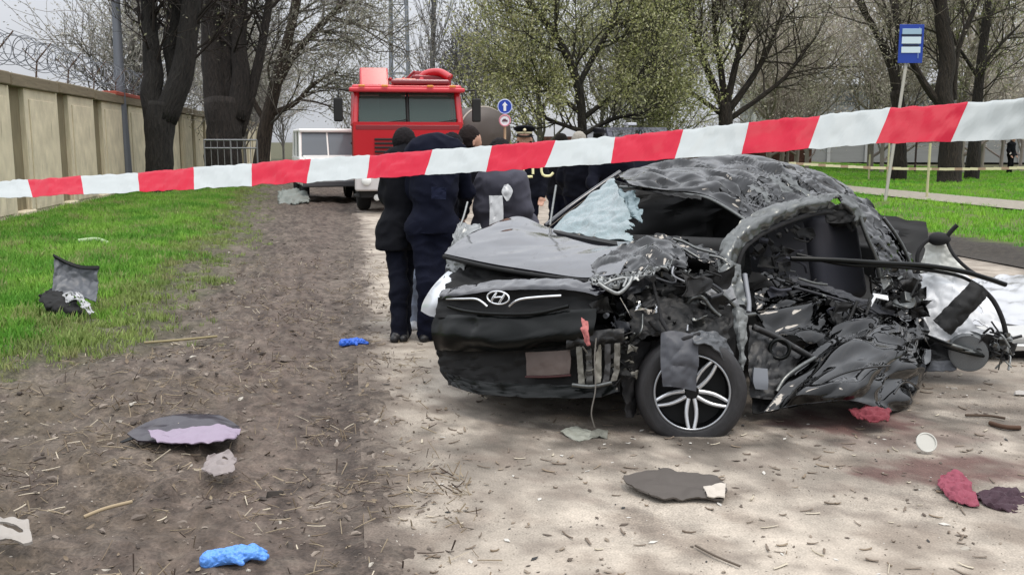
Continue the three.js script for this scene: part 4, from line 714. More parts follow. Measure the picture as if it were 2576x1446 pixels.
S('wing_liner', [[[1566, 860, 5.22], [1600, 856, 5.26], [1640, 862, 5.3]], [[1562, 940, 5.2], [1590, 940, 5.26], [1610, 940, 5.34]], [[1570, 1010, 5.2], [1590, 1010, 5.26], [1602, 1005, 5.34]], [[1578, 1050, 5.2], [1586, 1050, 5.24], [1592, 1045, 5.3]]], rubberM, { dent: 0.02, freq: 6 });
S('wing_flap', [[[1664, 838, 5.1], [1700, 832, 5.1], [1758, 846, 5.12]], [[1662, 900, 5.06], [1704, 898, 5.05], [1756, 905, 5.08]], [[1668, 972, 5.05], [1706, 974, 5.04], [1752, 985, 5.07]]], std(0x3d3f45, 0.55), { dent: 0.012, freq: 5, thick: 0.01 }, 'dark grey flap hanging over the wheel');
S('wing_arch', [[[1738, 838, 5.14], [1780, 832, 5.18], [1822, 850, 5.24], [1850, 905, 5.28]], [[1748, 862, 5.06], [1785, 868, 5.08], [1815, 895, 5.12], [1838, 940, 5.18]]], std(0x54575d, 0.4, { map: bareTex }), { dent: 0.015, freq: 7 });
// --- jumble of the engine bay ---
seed(44);
const junkMats = [blackM, dullM, std(0x2c2e33, 0.5), bareM, std(0x9a9da2, 0.45), chromeM];
junk(190, [[1490, 735], [1600, 700], [1700, 680], [1820, 690], [1840, 760], [1800, 810], [1660, 850], [1560, 850], [1500, 800]], 5.2, 5.7, junkMats, 0.055).forEach((g, i) => { if (g) { mesh(['engine_parts', 'hoses', 'brackets', 'torn_fragments', 'torn_fragments', 'bright_fittings'][i], g, junkMats[i], car).userData.kind = 'stuff'; } });
S('dark_bay_backing', [[[1480, 720, 5.75], [1640, 700, 5.9], [1830, 690, 6.0]], [[1470, 800, 5.55], [1640, 790, 5.7], [1850, 780, 5.8]], [[1480, 990, 5.45], [1620, 990, 5.6], [1850, 980, 5.75]]], blackM, { dent: 0.08, freq: 4 });  // black backing sheet put in for the darkness behind the loose parts
junk(60, [[2190, 700], [2300, 690], [2330, 790], [2250, 800]], 6.2, 6.5, [blackM, dullM, bareM, zincM], 0.05).forEach((g, i) => { if (g) mesh('torn_fragments', g, [blackM, dullM, bareM, zincM][i], car).userData.kind = 'stuff'; });
junk(70, [[1900, 690], [2000, 690], [2200, 780], [2200, 830], [1990, 800], [1900, 800]], 5.9, 6.2, [blackM, dullM, slateM, bareM], 0.05).forEach((g, i) => { if (g) mesh('torn_fragments', g, [blackM, dullM, slateM, bareM][i], car).userData.kind = 'stuff'; });
junk(46, [[1470, 850], [1590, 840], [1600, 960], [1480, 975]], 5.14, 5.24, [dullM, blackM, std(0x67655e, 0.6), bareM], 0.035).forEach((g, i) => { if (g) mesh('torn_fragments', g, [dullM, blackM, std(0x67655e, 0.6), bareM][i], car).userData.kind = 'stuff'; });
R('cable', [[1662, 800, 5.2], [1680, 830, 5.14], [1700, 855, 5.1], [1730, 850, 5.1], [1760, 840, 5.14]], 0.012, rubberM, 22);
R('cable', [[1640, 700, 5.4], [1655, 760, 5.26], [1668, 810, 5.18], [1690, 845, 5.12]], 0.009, rubberM, 22);
R('hanging_wire', [[1500, 850, 5.1], [1496, 900, 5.09], [1498, 980, 5.09], [1488, 1040, 5.1], [1496, 1075, 5.12]], 0.004, std(0x6a6660, 0.6), 26, 5);
S('red_rag', [[[1462, 800, 5.1], [1480, 806, 5.09]], [[1466, 830, 5.08], [1482, 838, 5.07]], [[1472, 862, 5.09], [1486, 868, 5.08]]], std(0xb06a68, 0.9), { dent: 0.03, freq: 16, nu: 14, nv: 24, ragged: 0.02 }, 'pinkish red rag hanging from the bumper');
// --- rear end torn open ---
S('rear_panel', [
  [[2318, 690, 6.66], [2380, 684, 6.6], [2440, 700, 6.54], [2490, 742, 6.5]],
  [[2325, 750, 6.58], [2385, 742, 6.5], [2450, 752, 6.44], [2515, 800, 6.4]],
  [[2330, 810, 6.5], [2390, 806, 6.42], [2460, 815, 6.34], [2530, 850, 6.34]],
  [[2345, 850, 6.46], [2400, 856, 6.38], [2465, 872, 6.3], [2528, 882, 6.32]]], paleM, { dent: 0.06, freq: 4, nu: 60, nv: 50, ragged: 0.02, hole: (u, v) => Math.hypot((u - 0.72) * 14, (v - 0.42) * 11) < 0.7 || Math.hypot((u - 0.7) * 9, (v - 0.66) * 18) < 0.8 }, 'bare silver inner panel of the torn off rear');
S('rear_corner', [[[2330, 620, 6.6], [2350, 606, 6.58], [2376, 606, 6.56]], [[2322, 655, 6.58], [2362, 650, 6.55], [2404, 650, 6.52]], [[2318, 684, 6.56], [2376, 686, 6.52], [2440, 690, 6.48]]], std(0xd0d2cb, 0.5), { dent: 0.03, freq: 6, ragged: 0.01 }, 'white triangular remnant of the rear corner');
R('rear_trim', [[2312, 688, 6.5], [2310, 640, 6.5], [2326, 612, 6.5], [2352, 596, 6.5], [2380, 596, 6.5]], 0.014, rubberM, 22);
R('rear_trim', [[2380, 600, 6.5], [2400, 640, 6.44], [2436, 676, 6.4], [2474, 700, 6.4]], 0.012, rubberM, 22);
mesh('bracket', local((() => { const g = new THREE.SphereGeometry(1, 18, 12); lumpy(g.scale(0.075, 0.045, 0.06), 0.02); const c = at(2368, 602, 6.5); g.translate(c.x, c.y, c.z); return g; })(), car), rubberM, car);
R('bracket', [[2380, 600, 6.48], [2394, 582, 6.46], [2410, 566, 6.44]], 0.016, rubberM, 8);
R('trim_bar', [[1990, 650, 6.0], [2100, 654, 6.0], [2220, 662, 6.04], [2330, 668, 6.14], [2430, 684, 6.2], [2490, 702, 6.24], [2532, 716, 6.26]], 0.017, plasticM, 50);
R('trim_bar', [[2005, 640, 6.04], [2120, 664, 6.02], [2240, 670, 6.06], [2340, 680, 6.16], [2420, 696, 6.2], [2470, 722, 6.24]], 0.012, plasticM, 50);
S('strap', [[[2446, 706, 6.2], [2400, 756, 6.18], [2350, 806, 6.2]], [[2470, 722, 6.18], [2425, 775, 6.14], [2375, 830, 6.16]], [[2488, 736, 6.2], [2440, 790, 6.18], [2392, 842, 6.2]]], blackM, { dent: 0.012, freq: 6, thick: 0.02 }, 'broad black strap across the torn rear');
R('rear_trim', [[2468, 722, 6.26], [2500, 756, 6.24], [2522, 800, 6.22], [2534, 846, 6.24]], 0.016, rubberM, 22);
for (let i = 0; i < 5; i++) R('bent_rail', [[2330 + i * 12, 842 + i * 7, 6.3], [2380 + i * 14, 862 + i * 6, 6.2], [2430 + i * 16, 878 + i * 5, 6.2]], rr(0.008, 0.016), i % 2 ? bareM : plasticM, 14);
junk(40, [[2470, 830], [2540, 840], [2540, 905], [2480, 910]], 6.15, 6.35, [dullM, bareM, zincM, blackM], 0.045).forEach((g, i) => { if (g) mesh('torn_fragments', g, [dullM, bareM, zincM, blackM][i], car).userData.kind = 'stuff'; });
mesh('drum', local((() => { const g = new THREE.CylinderGeometry(0.12, 0.125, 0.16, 28, 3); g.rotateX(Math.PI / 2); g.rotateY(-0.5); const c = at(2440, 884, 6.3); g.translate(c.x, c.y, c.z); return lumpy(g, 0.03); })(), car), std(0x85888c, 0.4, { metalness: 0.4, map: bareTex }), car, 'rounded metal silencer at the torn rear');
S('floor_pan', [[[2310, 850, 6.7], [2350, 856, 6.6], [2396, 862, 6.5]], [[2310, 906, 6.5], [2350, 910, 6.42], [2400, 912, 6.36]]], blackM, { dent: 0.02, freq: 4 });
S('floor_pan', [[[2310, 908, 6.46], [2360, 908, 6.4], [2410, 910, 6.36]], [[2316, 932, 6.4], [2360, 934, 6.32], [2408, 930, 6.3]]], std(0x5b5d61, 0.55), { dent: 0.015, freq: 5 });
S('clip', [[[2196, 738, 6.1], [2234, 744, 6.1]], [[2200, 748, 6.09], [2236, 756, 6.09]]], std(0xe4e6e8, 0.4), { thick: 0.012, nu: 6, nv: 4 }); R('clip', [[2202, 748, 6.09], [2194, 762, 6.08], [2190, 770, 6.08]], 0.01, std(0xe4e6e8, 0.4), 6);
// --- underbody filler boxes and wheels ---
{ const b = (a0, a1, l0, l1, h0, h1) => { const g = new RoundedBoxGeometry(a1 - a0, h1 - h0, l1 - l0, 2, 0.03); g.rotateY(Math.atan2(CF.z, -CF.x)); const c = carP((a0 + a1) / 2, (l0 + l1) / 2, (h0 + h1) / 2); g.translate(c.x, c.y, c.z); return g; };
  mesh('underbody_filler', local(merge([b(0.12, 3.1, -1.55, -0.36, 0.13, 0.5), b(-0.35, 0.14, -1.45, -0.75, 0.15, 0.5), b(0.1, 0.9, -1.3, -0.3, 0.5, 0.78), b(3.0, 3.5, -1.5, -0.2, 0.35, 0.8)]), car), blackM, car); }  // black filler boxes, set low to block light and deepen the shadow below
function wheelGeo(c, n, up, R0, wd, flat) { // tyre and rim parts facing n
  const x = V(0, 0, 0).crossVectors(up, n).normalize(), y = V(0, 0, 0).crossVectors(n, x), M = new THREE.Matrix4().makeBasis(x, y, n).setPosition(c);
  const prof = [[0.66, -0.5], [0.72, -0.52], [0.86, -0.54], [0.95, -0.48], [0.99, -0.36], [1, -0.2], [1, 0.2], [0.99, 0.36], [0.95, 0.48], [0.86, 0.54], [0.74, 0.52], [0.69, 0.5], [0.67, 0.42]].map(([r, z]) => new THREE.Vector2(r * R0, z * wd));
  const tyre = new THREE.LatheGeometry(prof, 72); tyre.rotateX(Math.PI / 2); const p = tyre.attributes.position; for (let i = 0; i < p.count; i++) if (p.getY(i) < -flat) { const e = -flat - p.getY(i); p.setY(i, -flat - 0.1 * e); p.setZ(i, p.getZ(i) * (1 + e * 2.2)); } tyre.computeVertexNormals(); tyre.applyMatrix4(M);
  const ringP = [[0.675, 0.5], [0.70, 0.47], [0.66, 0.4], [0.64, 0.1], [0.63, -0.4]].map(([r, z]) => new THREE.Vector2(r * R0, z * wd)); const lip = new THREE.LatheGeometry(ringP, 72); lip.rotateX(Math.PI / 2); lip.applyMatrix4(M);
  const lipT = new THREE.TorusGeometry(0.672 * R0, 0.0065, 8, 72); lipT.translate(0, 0, 0.49 * wd); lipT.applyMatrix4(M);
  const disc = new THREE.CylinderGeometry(0.64 * R0, 0.64 * R0, 0.02, 48); disc.rotateX(Math.PI / 2); disc.translate(0, 0, 0.02 * wd); disc.applyMatrix4(M);
  const hub = new THREE.CylinderGeometry(0.11 * R0, 0.13 * R0, 0.05, 28); hub.rotateX(Math.PI / 2); hub.translate(0, 0, 0.34 * wd); hub.applyMatrix4(M);
  const spokes = [], backs = [];
  for (let k = 0; k < 5; k++) { const t0 = -Math.PI / 2 + k / 5 * Math.PI * 2;
    for (const s of [-1, 1]) { const pts = []; for (let i = 0; i <= 10; i++) { const u = i / 10, r = lerp(0.12, 0.655, u) * R0, off = s * (0.05 + 0.04 * Math.sin(u * Math.PI)) * R0; pts.push(V(Math.cos(t0) * r - Math.sin(t0) * off, Math.sin(t0) * r + Math.cos(t0) * off, wd * lerp(0.36, 0.44, u))); }
      const g = tube(pts, pts.map((_, i) => 0.0128 * (1 - 0.2 * i / 10)), 8); spokes.push(g.applyMatrix4(M)); }
    const w = new THREE.BoxGeometry(0.5 * R0, 0.1 * R0, 0.02); w.translate(0.38 * R0, 0, wd * 0.28); w.rotateZ(t0); backs.push(w.applyMatrix4(M)); }
  return { tyre, lip, lipT, disc, hub, spokes, backs };
}
{ const c = at(1736, 980, 5.26), w = wheelGeo(c, V(-0.06, 0.1, 1).normalize(), V(0, 1, 0), 0.302, 0.2, 0.285), wh = mesh('wheel', local(w.tyre, car), phys(0x303033, { roughness: 0.62, map: soilTex }), car, 'front wheel with five double spokes and a flat tyre');
  const rimM = std(0x17181a, 0.35, { metalness: 0.6 }); mesh('rim', local(w.lip, car), rimM, wh); mesh('hub', local(w.hub, car), rimM, wh); mesh('rim_edge', local(w.lipT, car), std(0xa9acb0, 0.3, { metalness: 0.8 }), wh); mesh('brake_disc', local(merge([w.disc, ...w.backs]), car), blackM, wh); for (const s of w.spokes) mesh('spoke', local(s, car), std(0xd9dbde, 0.28, { metalness: 0.75 }), wh); }
for (const [a, l] of [[0, -1.42], [2.57, -1.42]]) { const w = wheelGeo(carP(a, l, 0.3), CL.clone().negate(), V(0, 1, 0), 0.302, 0.19, 0.4); const wh = mesh('wheel', local(w.tyre, car), rubberM, car); mesh('rim', local(w.lip, car), std(0x55575a, 0.4), wh); }
// ================= BARRIER TAPE AND DEBRIS =================
seed(50);
{ const topY = [[-80, 462], [0, 456], [345, 434], [632, 410], [925, 390], [1225, 366], [1540, 344], [1872, 310], [2222, 274], [2576, 247], [2700, 238]], botY = [[-80, 502], [0, 498], [345, 483], [632, 467], [925, 449], [1225, 431], [1540, 410], [1872, 388], [2222, 360], [2576, 350], [2700, 346]];
  const lk = (t, x) => { for (let i = 1; i < t.length; i++) if (x <= t[i][0] || i === t.length - 1) { const f = (x - t[i - 1][0]) / (t[i][0] - t[i - 1][0]); return lerp(t[i - 1][1], t[i][1], f); } return t[t.length - 1][1]; };
  const tz = (x) => lerp(2.06, 1.8, x / 2576), tilt = (x) => { const full = 0.078, vis = (lk(botY, x) - lk(topY, x)) / FOC * tz(x); return Math.sqrt(Math.max(0, full * full - vis * vis)); };
  const e = [[-70, -70], [68, 80], [202, 209], [345, 350], [486, 487], [632, 632], [782, 770], [930, 922], [1088, 1068], [1238, 1222], [1398, 1370], [1548, 1537], [1720, 1698], [1885, 1866], [2064, 2034], [2242, 2204], [2437, 2394], [2660, 2620]];
  for (let k = 0; k < 8; k++) { const q = e[e.length - 1]; e.push([q[0] + 205, q[1] + 205]); } for (let k = 0; k < 8; k++) { const q = e[0]; e.unshift([q[0] - 140, q[1] - 140]); }
  const mid = at(1288, 400, 1.93), tp = thing('barrier_tape', 'red and white striped barrier tape stretched across the whole view close to the camera', 'barrier tape', mid);
  const redM = phys(0xb8082e, { roughness: 0.45, specularIntensity: 0.35, transmission: 0.15, thickness: 0 }), whiteM = phys(0xb3b9b9, { roughness: 0.45, specularIntensity: 0.35, transmission: 0.15, thickness: 0 });
  for (let k = 0; k < e.length - 1; k++) {
    const rows = [0, 0.06, 0.35, 0.68, 1].map((v) => { const r = []; for (let i = 0; i <= 8; i++) { const u = i / 8, x = lerp(lerp(e[k][0], e[k + 1][0], u), lerp(e[k][1], e[k + 1][1], u), v), y = lerp(lk(topY, x), lk(botY, x), v) + 1.3 * N2(x * 0.012, v * 2), z = tz(x) + (0.5 - v) * tilt(x) + 0.004 * N2(x * 0.01 + 5, v) + (v < 0.03 ? 0.004 : 0); r.push(at(x, y, z)); } return r; });
    mesh(k % 2 ? 'red_stripe' : 'white_stripe', local(sheet(rows, { nu: 40, nv: 12, thick: 0.0004, dent: 0.0022, freq: 16, cap: 0.05, along: [0, 1, 0], stretch: 0.7 }), tp), k % 2 ? redM : whiteM, tp);
  }
  const a = at(1985, 410, 30), b = at(2640, 420, 29), t2 = thing('far_tape', 'pale barrier tape strung across the lawn far behind the wreck', 'barrier tape', V(a.x, 0, a.z)), w2 = std(0xd9d2ac, 0.5), r2 = std(0xa98f78, 0.6), n = 34;
  for (let i = 0; i < n; i++) { const p = a.clone().lerp(b, i / n), q = a.clone().lerp(b, (i + 1) / n), s = -0.12 * Math.sin(Math.PI * (i + 0.5) / n); const row = (h) => [p, q].map((v) => V(v.x, v.y + s + h + rr(-0.006, 0.006), v.z)); mesh(i % 3 === 1 ? 'dull_stripe' : 'pale_stripe', local(sheet([row(0.04), row(-0.04)], { nu: 1, nv: 1, thick: 0.002 }), t2), i % 3 === 1 ? r2 : w2, t2); }
}
const P = (m, name, parent, rows, o, label) => { const up = ['plastic_part', 'body_shard', 'grey_fragment', 'white_fragment'].includes(parent.name) ? 0.95 : parent.name.startsWith('crumpled_cloth') ? 0.972 : 0.985; return mesh(name, local(sheet(px(rows.map((r) => r.map((p) => [p[0], p[1], p[2] * up]))), o), parent), m, parent, label); };
{ const t = thing('plastic_part', 'torn grey and black plastic wheel arch piece standing in the grass by the verge', 'car part', gnd(175, 786));
  const pm = std(0x55585d, 0.45);
  P(pm, 'panel', t, [[[136, 644, 8.95], [165, 660, 9.0], [205, 672, 9.02], [246, 672, 9.0]], [[134, 690, 8.88], [170, 694, 8.98], [210, 704, 9.0], [244, 712, 8.95]], [[128, 740, 8.8], [170, 742, 8.86], [215, 752, 8.86], [240, 760, 8.8]]], { dent: 0.03, freq: 5, thick: 0.012 });
  P(blackM, 'panel_edge', t, [[[132, 640, 8.93], [165, 656, 8.98], [205, 668, 9.0], [248, 669, 8.98]], [[134, 646, 8.92], [166, 663, 8.97], [206, 676, 8.99], [247, 677, 8.97]]], { thick: 0.02 });
  P(std(0xb4b5b8, 0.5), 'torn_rim', t, [[[158, 742, 8.75], [185, 735, 8.74], [214, 752, 8.74], [232, 785, 8.72]], [[162, 762, 8.72], [188, 756, 8.7], [206, 770, 8.7], [222, 792, 8.7]]], { dent: 0.03, freq: 9, ragged: 0.02, nu: 26, nv: 10, hole: (u, v) => N2(u * 9, v * 3 + 5) > 0.3 });
  P(blackM, 'liner', t, [[[95, 745, 8.75], [130, 728, 8.85], [170, 745, 8.8], [185, 760, 8.75]], [[110, 770, 8.7], [140, 768, 8.7], [175, 778, 8.7], [205, 782, 8.7]], [[128, 790, 8.75], [150, 792, 8.7], [175, 792, 8.7], [195, 790, 8.74]]], { dent: 0.05, freq: 8, ragged: 0.03, thick: 0.02 }); }
{ const t = thing('body_shard', 'glossy dark purple body shard lying dished on the verge', 'car part', gnd(460, 1112));
  P(phys(0x1a0f1e, { roughness: 0.3, clearcoat: 0.15, clearcoatRoughness: 0.1 }), 'shell', t, [[[318, 1092, 5.2], [380, 1058, 5.4], [460, 1042, 5.5], [545, 1046, 5.5], [602, 1072, 5.38]], [[330, 1100, 5.14], [390, 1074, 5.28], [462, 1066, 5.34], [545, 1070, 5.32], [600, 1088, 5.26]], [[345, 1110, 5.09], [390, 1112, 5.09], [455, 1114, 5.1], [530, 1112, 5.1], [592, 1100, 5.16]]], { dent: 0.006, freq: 3, nu: 50, nv: 30, thick: 0.008 });
  P(std(0x8a7c8e, 0.4), 'pale_lower_layer', t, [[[372, 1086, 5.13], [430, 1082, 5.17], [500, 1072, 5.2], [560, 1070, 5.22], [602, 1084, 5.2]], [[384, 1100, 5.06], [440, 1098, 5.08], [510, 1094, 5.1], [560, 1092, 5.12], [598, 1094, 5.14]], [[396, 1112, 5.02], [450, 1115, 5.02], [520, 1113, 5.03], [560, 1110, 5.05], [590, 1104, 5.08]]], { dent: 0.01, freq: 6, nu: 40, nv: 14, ragged: 0.008, thick: 0.006 });  // pale lilac sheet laid over the lower half of the shell
  P(blackM, 'tail', t, [[[300, 1112, 5.14], [330, 1098, 5.16]], [[306, 1114, 5.12], [336, 1104, 5.13]]], { thick: 0.006 }); }
{ const t = thing('grey_fragment', 'small pale grey broken fragment just below the purple body shard', 'car part', gnd(550, 1190)); P(std(0x847b79, 0.5), 'shell', t, [[[525, 1150, 4.78], [560, 1140, 4.8], [592, 1152, 4.78]], [[512, 1175, 4.7], [555, 1164, 4.7], [588, 1172, 4.68]], [[518, 1186, 4.65], [552, 1194, 4.6], [578, 1184, 4.63]]], { dent: 0.025, freq: 9, ragged: 0.015, thick: 0.008, hole: (u, v) => Math.hypot((u - 0.6) * 8, (v - 0.3) * 8) < 0.8 }); }
{ const t = thing('white_fragment', 'long pale plastic fragment at the bottom left corner of the verge', 'car part', gnd(30, 1372)); P(std(0x97918a, 0.5), 'strip', t, [[[-40, 1302, 4.0], [20, 1306, 3.98], [70, 1318, 3.95]], [[-40, 1322, 3.9], [22, 1328, 3.88], [76, 1344, 3.84]], [[-40, 1350, 3.86], [26, 1362, 3.8], [82, 1370, 3.78]]], { dent: 0.03, freq: 5, thick: 0.01, hole: (u, v) => v > 0.3 && v < 0.5 && u < 0.8 }); }
// rubber gloves
function blob(bones, cell, k = 0.02, pad = 0.05) { // smooth union of tapered capsules, meshed
  const lo = V(1e9, 1e9, 1e9), hi = V(-1e9, -1e9, -1e9);
  for (const b of bones) for (const [p, r] of [[b.a, b.ra], [b.b, b.rb]]) { lo.min(p.clone().addScalar(-r - pad)); hi.max(p.clone().addScalar(r + pad)); }
  const c = lo.clone().add(hi).multiplyScalar(0.5), sz = hi.clone().sub(lo), ext = Math.max(sz.x, sz.y, sz.z) / 2, n = Math.max(16, Math.ceil(2 * ext / cell) + 2);
  const mc = new MarchingCubes(n, blackM, false, false, 90000); mc.isolation = 0; const half = n / 2;
  const pre = bones.map((b) => { const ab = b.b.clone().sub(b.a); return [b.a.x, b.a.y, b.a.z, ab.x, ab.y, ab.z, Math.max(1e-9, ab.lengthSq()), b.ra, b.rb, b.sx ?? 1, b.sz ?? 1]; });
  mc.field.fill(-1);
  for (let z = 0; z < n; z++) { const wz = (z - half) / half * ext + c.z; if (Math.abs(wz - c.z) > sz.z / 2 + cell) continue;
    for (let y = 0; y < n; y++) { const wy = (y - half) / half * ext + c.y; if (Math.abs(wy - c.y) > sz.y / 2 + cell) continue;
      for (let x = 0; x < n; x++) { const wx = (x - half) / half * ext + c.x; if (Math.abs(wx - c.x) > sz.x / 2 + cell) continue;
        let s = 0, m = 1e9; const ds = [];
        for (const q of pre) { const dx = wx - q[0], dy = wy - q[1], dz = wz - q[2], t = Math.min(1, Math.max(0, (dx * q[3] + dy * q[4] + dz * q[5]) / q[6])); const ex = (dx - q[3] * t) / q[9], ey = dy - q[4] * t, ez = (dz - q[5] * t) / q[10]; const d = Math.sqrt(ex * ex + ey * ey + ez * ez) - (q[7] + (q[8] - q[7]) * t); ds.push(d); if (d < m) m = d; }
        for (const d of ds) if (d - m < k * 6) s += Math.exp(-(d - m) / k);
        mc.field[x + y * n + z * n * n] = -(m - k * Math.log(s)); } } }
  mc.update();
  const g = new THREE.BufferGeometry(), N = mc.count, p = new Float32Array(N * 3);
  for (let i = 0; i < N; i++) { p[i * 3] = mc.positionArray[i * 3] * ext + c.x; p[i * 3 + 1] = mc.positionArray[i * 3 + 1] * ext + c.y; p[i * 3 + 2] = mc.positionArray[i * 3 + 2] * ext + c.z; }
  g.setAttribute('position', new THREE.BufferAttribute(p, 3));
  const w = mergeVertices(g, 1e-5); w.computeVertexNormals(); return w;
}
const bone = (a, b, ra, rb = ra, o = {}) => ({ a, b, ra, rb, ...o });
function glove(label, p, turn, s, m) {
  const t = thing('rubber_glove', label, 'glove', p, turn), B = [bone(V(-0.09, 0.022, 0), V(0.0, 0.03, 0.005), 0.030, 0.036), bone(V(-0.115, 0.02, 0.01), V(-0.09, 0.022, 0), 0.036, 0.030)];
  [[0.026, 0.075], [0.010, 0.085], [-0.008, 0.078], [-0.025, 0.062]].forEach(([z, L], i) => { const a = V(0.01, 0.028, z), b = V(0.01 + L * 0.55, 0.03 + 0.008 * (i % 2), z * 1.2 + rr(-0.008, 0.008)), c = V(0.01 + L, 0.016, z * 1.3 + rr(-0.012, 0.012)); B.push(bone(a, b, 0.0125, 0.0115), bone(b, c, 0.0115, 0.009)); });
  B.push(bone(V(-0.04, 0.028, 0.03), V(0.005, 0.018, 0.062), 0.013, 0.0095));
  B.forEach((b) => { for (const v of [b.a, b.b]) v.multiplyScalar(s); b.ra *= s; b.rb *= s; });
  const g = blob(B, 0.004 * s, 0.006 * s, 0.03); const q = g.attributes.position; for (let i = 0; i < q.count; i++) { const x = q.getX(i), y = q.getY(i), z = q.getZ(i), d = 0.004 * N3(x * 40, y * 40, z * 40) + 0.003 * Math.abs(N3(x * 90, y * 90, z * 90)); q.setXYZ(i, x, Math.max(0.001, y + d), z + d); } g.computeVertexNormals();
  mesh('shell', g, m, t); return t;
}
const gp = (x, y) => { const p = gnd(x, y), [s, l] = toRoad(p); p.y = (l < 0.1 ? vergeY(s, l) : 0.016) - 0.004; return p; };
glove('pale blue rubber glove lying crumpled in the near foreground litter', gp(607, 1428), 0.25, 1.0, phys(0x5a92e0, { roughness: 0.4, sheen: 0.2 }));
glove('small bright blue rubber glove by the road edge near the standing men', gp(897, 873), 0.1, 0.92, phys(0x2c62c8, { roughness: 0.45 }));
{ const t = thing('flat_panel', 'dark flat bent panel lying on the road in front of the wheel', 'car part', gnd(1700, 1255)); P(std(0x4a443f, 0.7), 'sheet', t, [[[1568, 1196, 4.5], [1640, 1186, 4.56], [1730, 1186, 4.56], [1806, 1196, 4.52]], [[1580, 1214, 4.42], [1650, 1220, 4.4], [1735, 1222, 4.4], [1826, 1224, 4.38]], [[1604, 1230, 4.36], [1660, 1252, 4.28], [1745, 1252, 4.28], [1822, 1256, 4.27]]], { dent: 0.012, freq: 3, nu: 40, nv: 20, thick: 0.008, ragged: 0.008 });
  P(std(0xb5ada2, 0.6), 'pale_corner', t, [[[1770, 1224, 4.36], [1826, 1218, 4.38]], [[1780, 1250, 4.27], [1824, 1252, 4.27]]], { dent: 0.02, freq: 8, thick: 0.006 }); }
{ const t = thing('trim_fragment', 'greenish grey broken trim lying below the hanging wire', 'car part', gnd(1460, 1112)); P(std(0x8a8c82, 0.6), 'shell', t, [[[1410, 1082, 5.3], [1450, 1074, 5.34], [1490, 1084, 5.3]], [[1425, 1096, 5.24], [1462, 1092, 5.25], [1494, 1092, 5.26]], [[1456, 1112, 5.16], [1470, 1106, 5.18], [1496, 1098, 5.22]]], { dent: 0.02, freq: 9, thick: 0.006 }); P(std(0x6f7068, 0.7), 'flap', t, [[[1490, 1082, 5.3], [1530, 1080, 5.32]], [[1484, 1098, 5.22], [1528, 1100, 5.2]]], { dent: 0.02, freq: 9, thick: 0.005 }); }
{ const t = thing('paper_cup_lid', 'round crumpled white disc on the road right of the wreck', 'lid', gnd(2331, 1136)), c = at(2331, 1112, 4.9), m = std(0xb9b8b0, 0.6), g = new THREE.CylinderGeometry(0.05, 0.047, 0.012, 30, 2); lumpy(g, 0.012); g.rotateX(1.0); g.rotateZ(0.2); g.translate(c.x, c.y, c.z); mesh('disc', local(g, t), m, t); const r = new THREE.TorusGeometry(0.048, 0.0045, 8, 30); r.rotateX(1.0 - Math.PI / 2); r.rotateZ(0.2); r.translate(c.x, c.y, c.z + 0.006); mesh('rim', local(r, t), m, t); }
function cloth(label, hex, rows, o = {}) { const b = rows[rows.length - 1][1], t = thing('crumpled_cloth', label, 'cloth', gnd(b[0], b[1])); P(std(hex, 0.9), 'fabric', t, rows, { dent: 0.014, freq: 10, cap: 0.2, nu: 60, nv: 40, ragged: 0.012, thick: 0.006, ...o }); return t; }
cloth('dark red crumpled rag under the peeled door skin', 0x6e2a33, [[[2140, 1034, 5.5], [2190, 1022, 5.54], [2244, 1030, 5.5]], [[2150, 1046, 5.44], [2195, 1036, 5.42], [2240, 1044, 5.42]], [[2165, 1054, 5.4], [2198, 1058, 5.36], [2236, 1056, 5.37]]]);
cloth('pink and red crumpled rag on the road at the right', 0x84404f, [[[2366, 1196, 4.62], [2410, 1188, 4.62], [2440, 1210, 4.56]], [[2366, 1224, 4.48], [2410, 1222, 4.44], [2452, 1240, 4.42]], [[2390, 1250, 4.38], [2425, 1268, 4.3], [2466, 1268, 4.28]]]);
cloth('dark purple rag at the right edge beside the pink rag', 0x3d2a33, [[[2462, 1238, 4.46], [2520, 1226, 4.5], [2600, 1246, 4.46]], [[2466, 1258, 4.36], [2524, 1256, 4.36], [2604, 1270, 4.36]], [[2480, 1272, 4.3], [2530, 1290, 4.24], [2606, 1298, 4.24]]]);
// sticks and stems one can tell apart
const stick = (label, pts, r, hex) => { const q = pts.map(([x, y, h]) => gnd(x, y, h)), t = thing('stick', label, 'stick', V(q[0].x, 0, q[0].z)); mesh('twig', local(rope(q, r, 14, 6), t), std(hex, 0.9), t); };
stick('thin dark stick on the pale road left of centre at the bottom', [[1750, 1372, 0.03], [1800, 1398, 0.03], [1862, 1424, 0.028]], 0.005, 0x5a5046);
stick('long dry stalk lying across the verge below the plastic part', [[362, 862, 0.08], [440, 856, 0.09], [545, 846, 0.08]], 0.010, 0x8a7f60);
stick('brown stick with a raised end at the right side of the road', [[2430, 1044, 0.03], [2490, 1046, 0.03], [2530, 1052, 0.035]], 0.008, 0x4a3c30);
stick('short thick brown stick below the raised stick', [[2492, 1064, 0.03], [2530, 1074, 0.035], [2568, 1076, 0.03]], 0.014, 0x4b3628);
stick('pale stalk lying on the grass above the plastic part', [[196, 606, 0.2], [240, 602, 0.22], [272, 612, 0.18]], 0.03, 0x9db08a);
stick('bent dark twig beside the pale fragment bottom left', [[210, 1300, 0.06], [260, 1280, 0.07], [330, 1262, 0.06]], 0.008, 0x9a8a70);
const stone = (label, x, y, s, hex) => { const g = chip(), p = gp(x, y), t = thing('stone', label, 'stone', p); g.scale(s, s * 0.7, s); g.translate(0, s * 0.3, 0); mesh('rock', g, std(hex, 0.9, { map: soilTex }), t); };
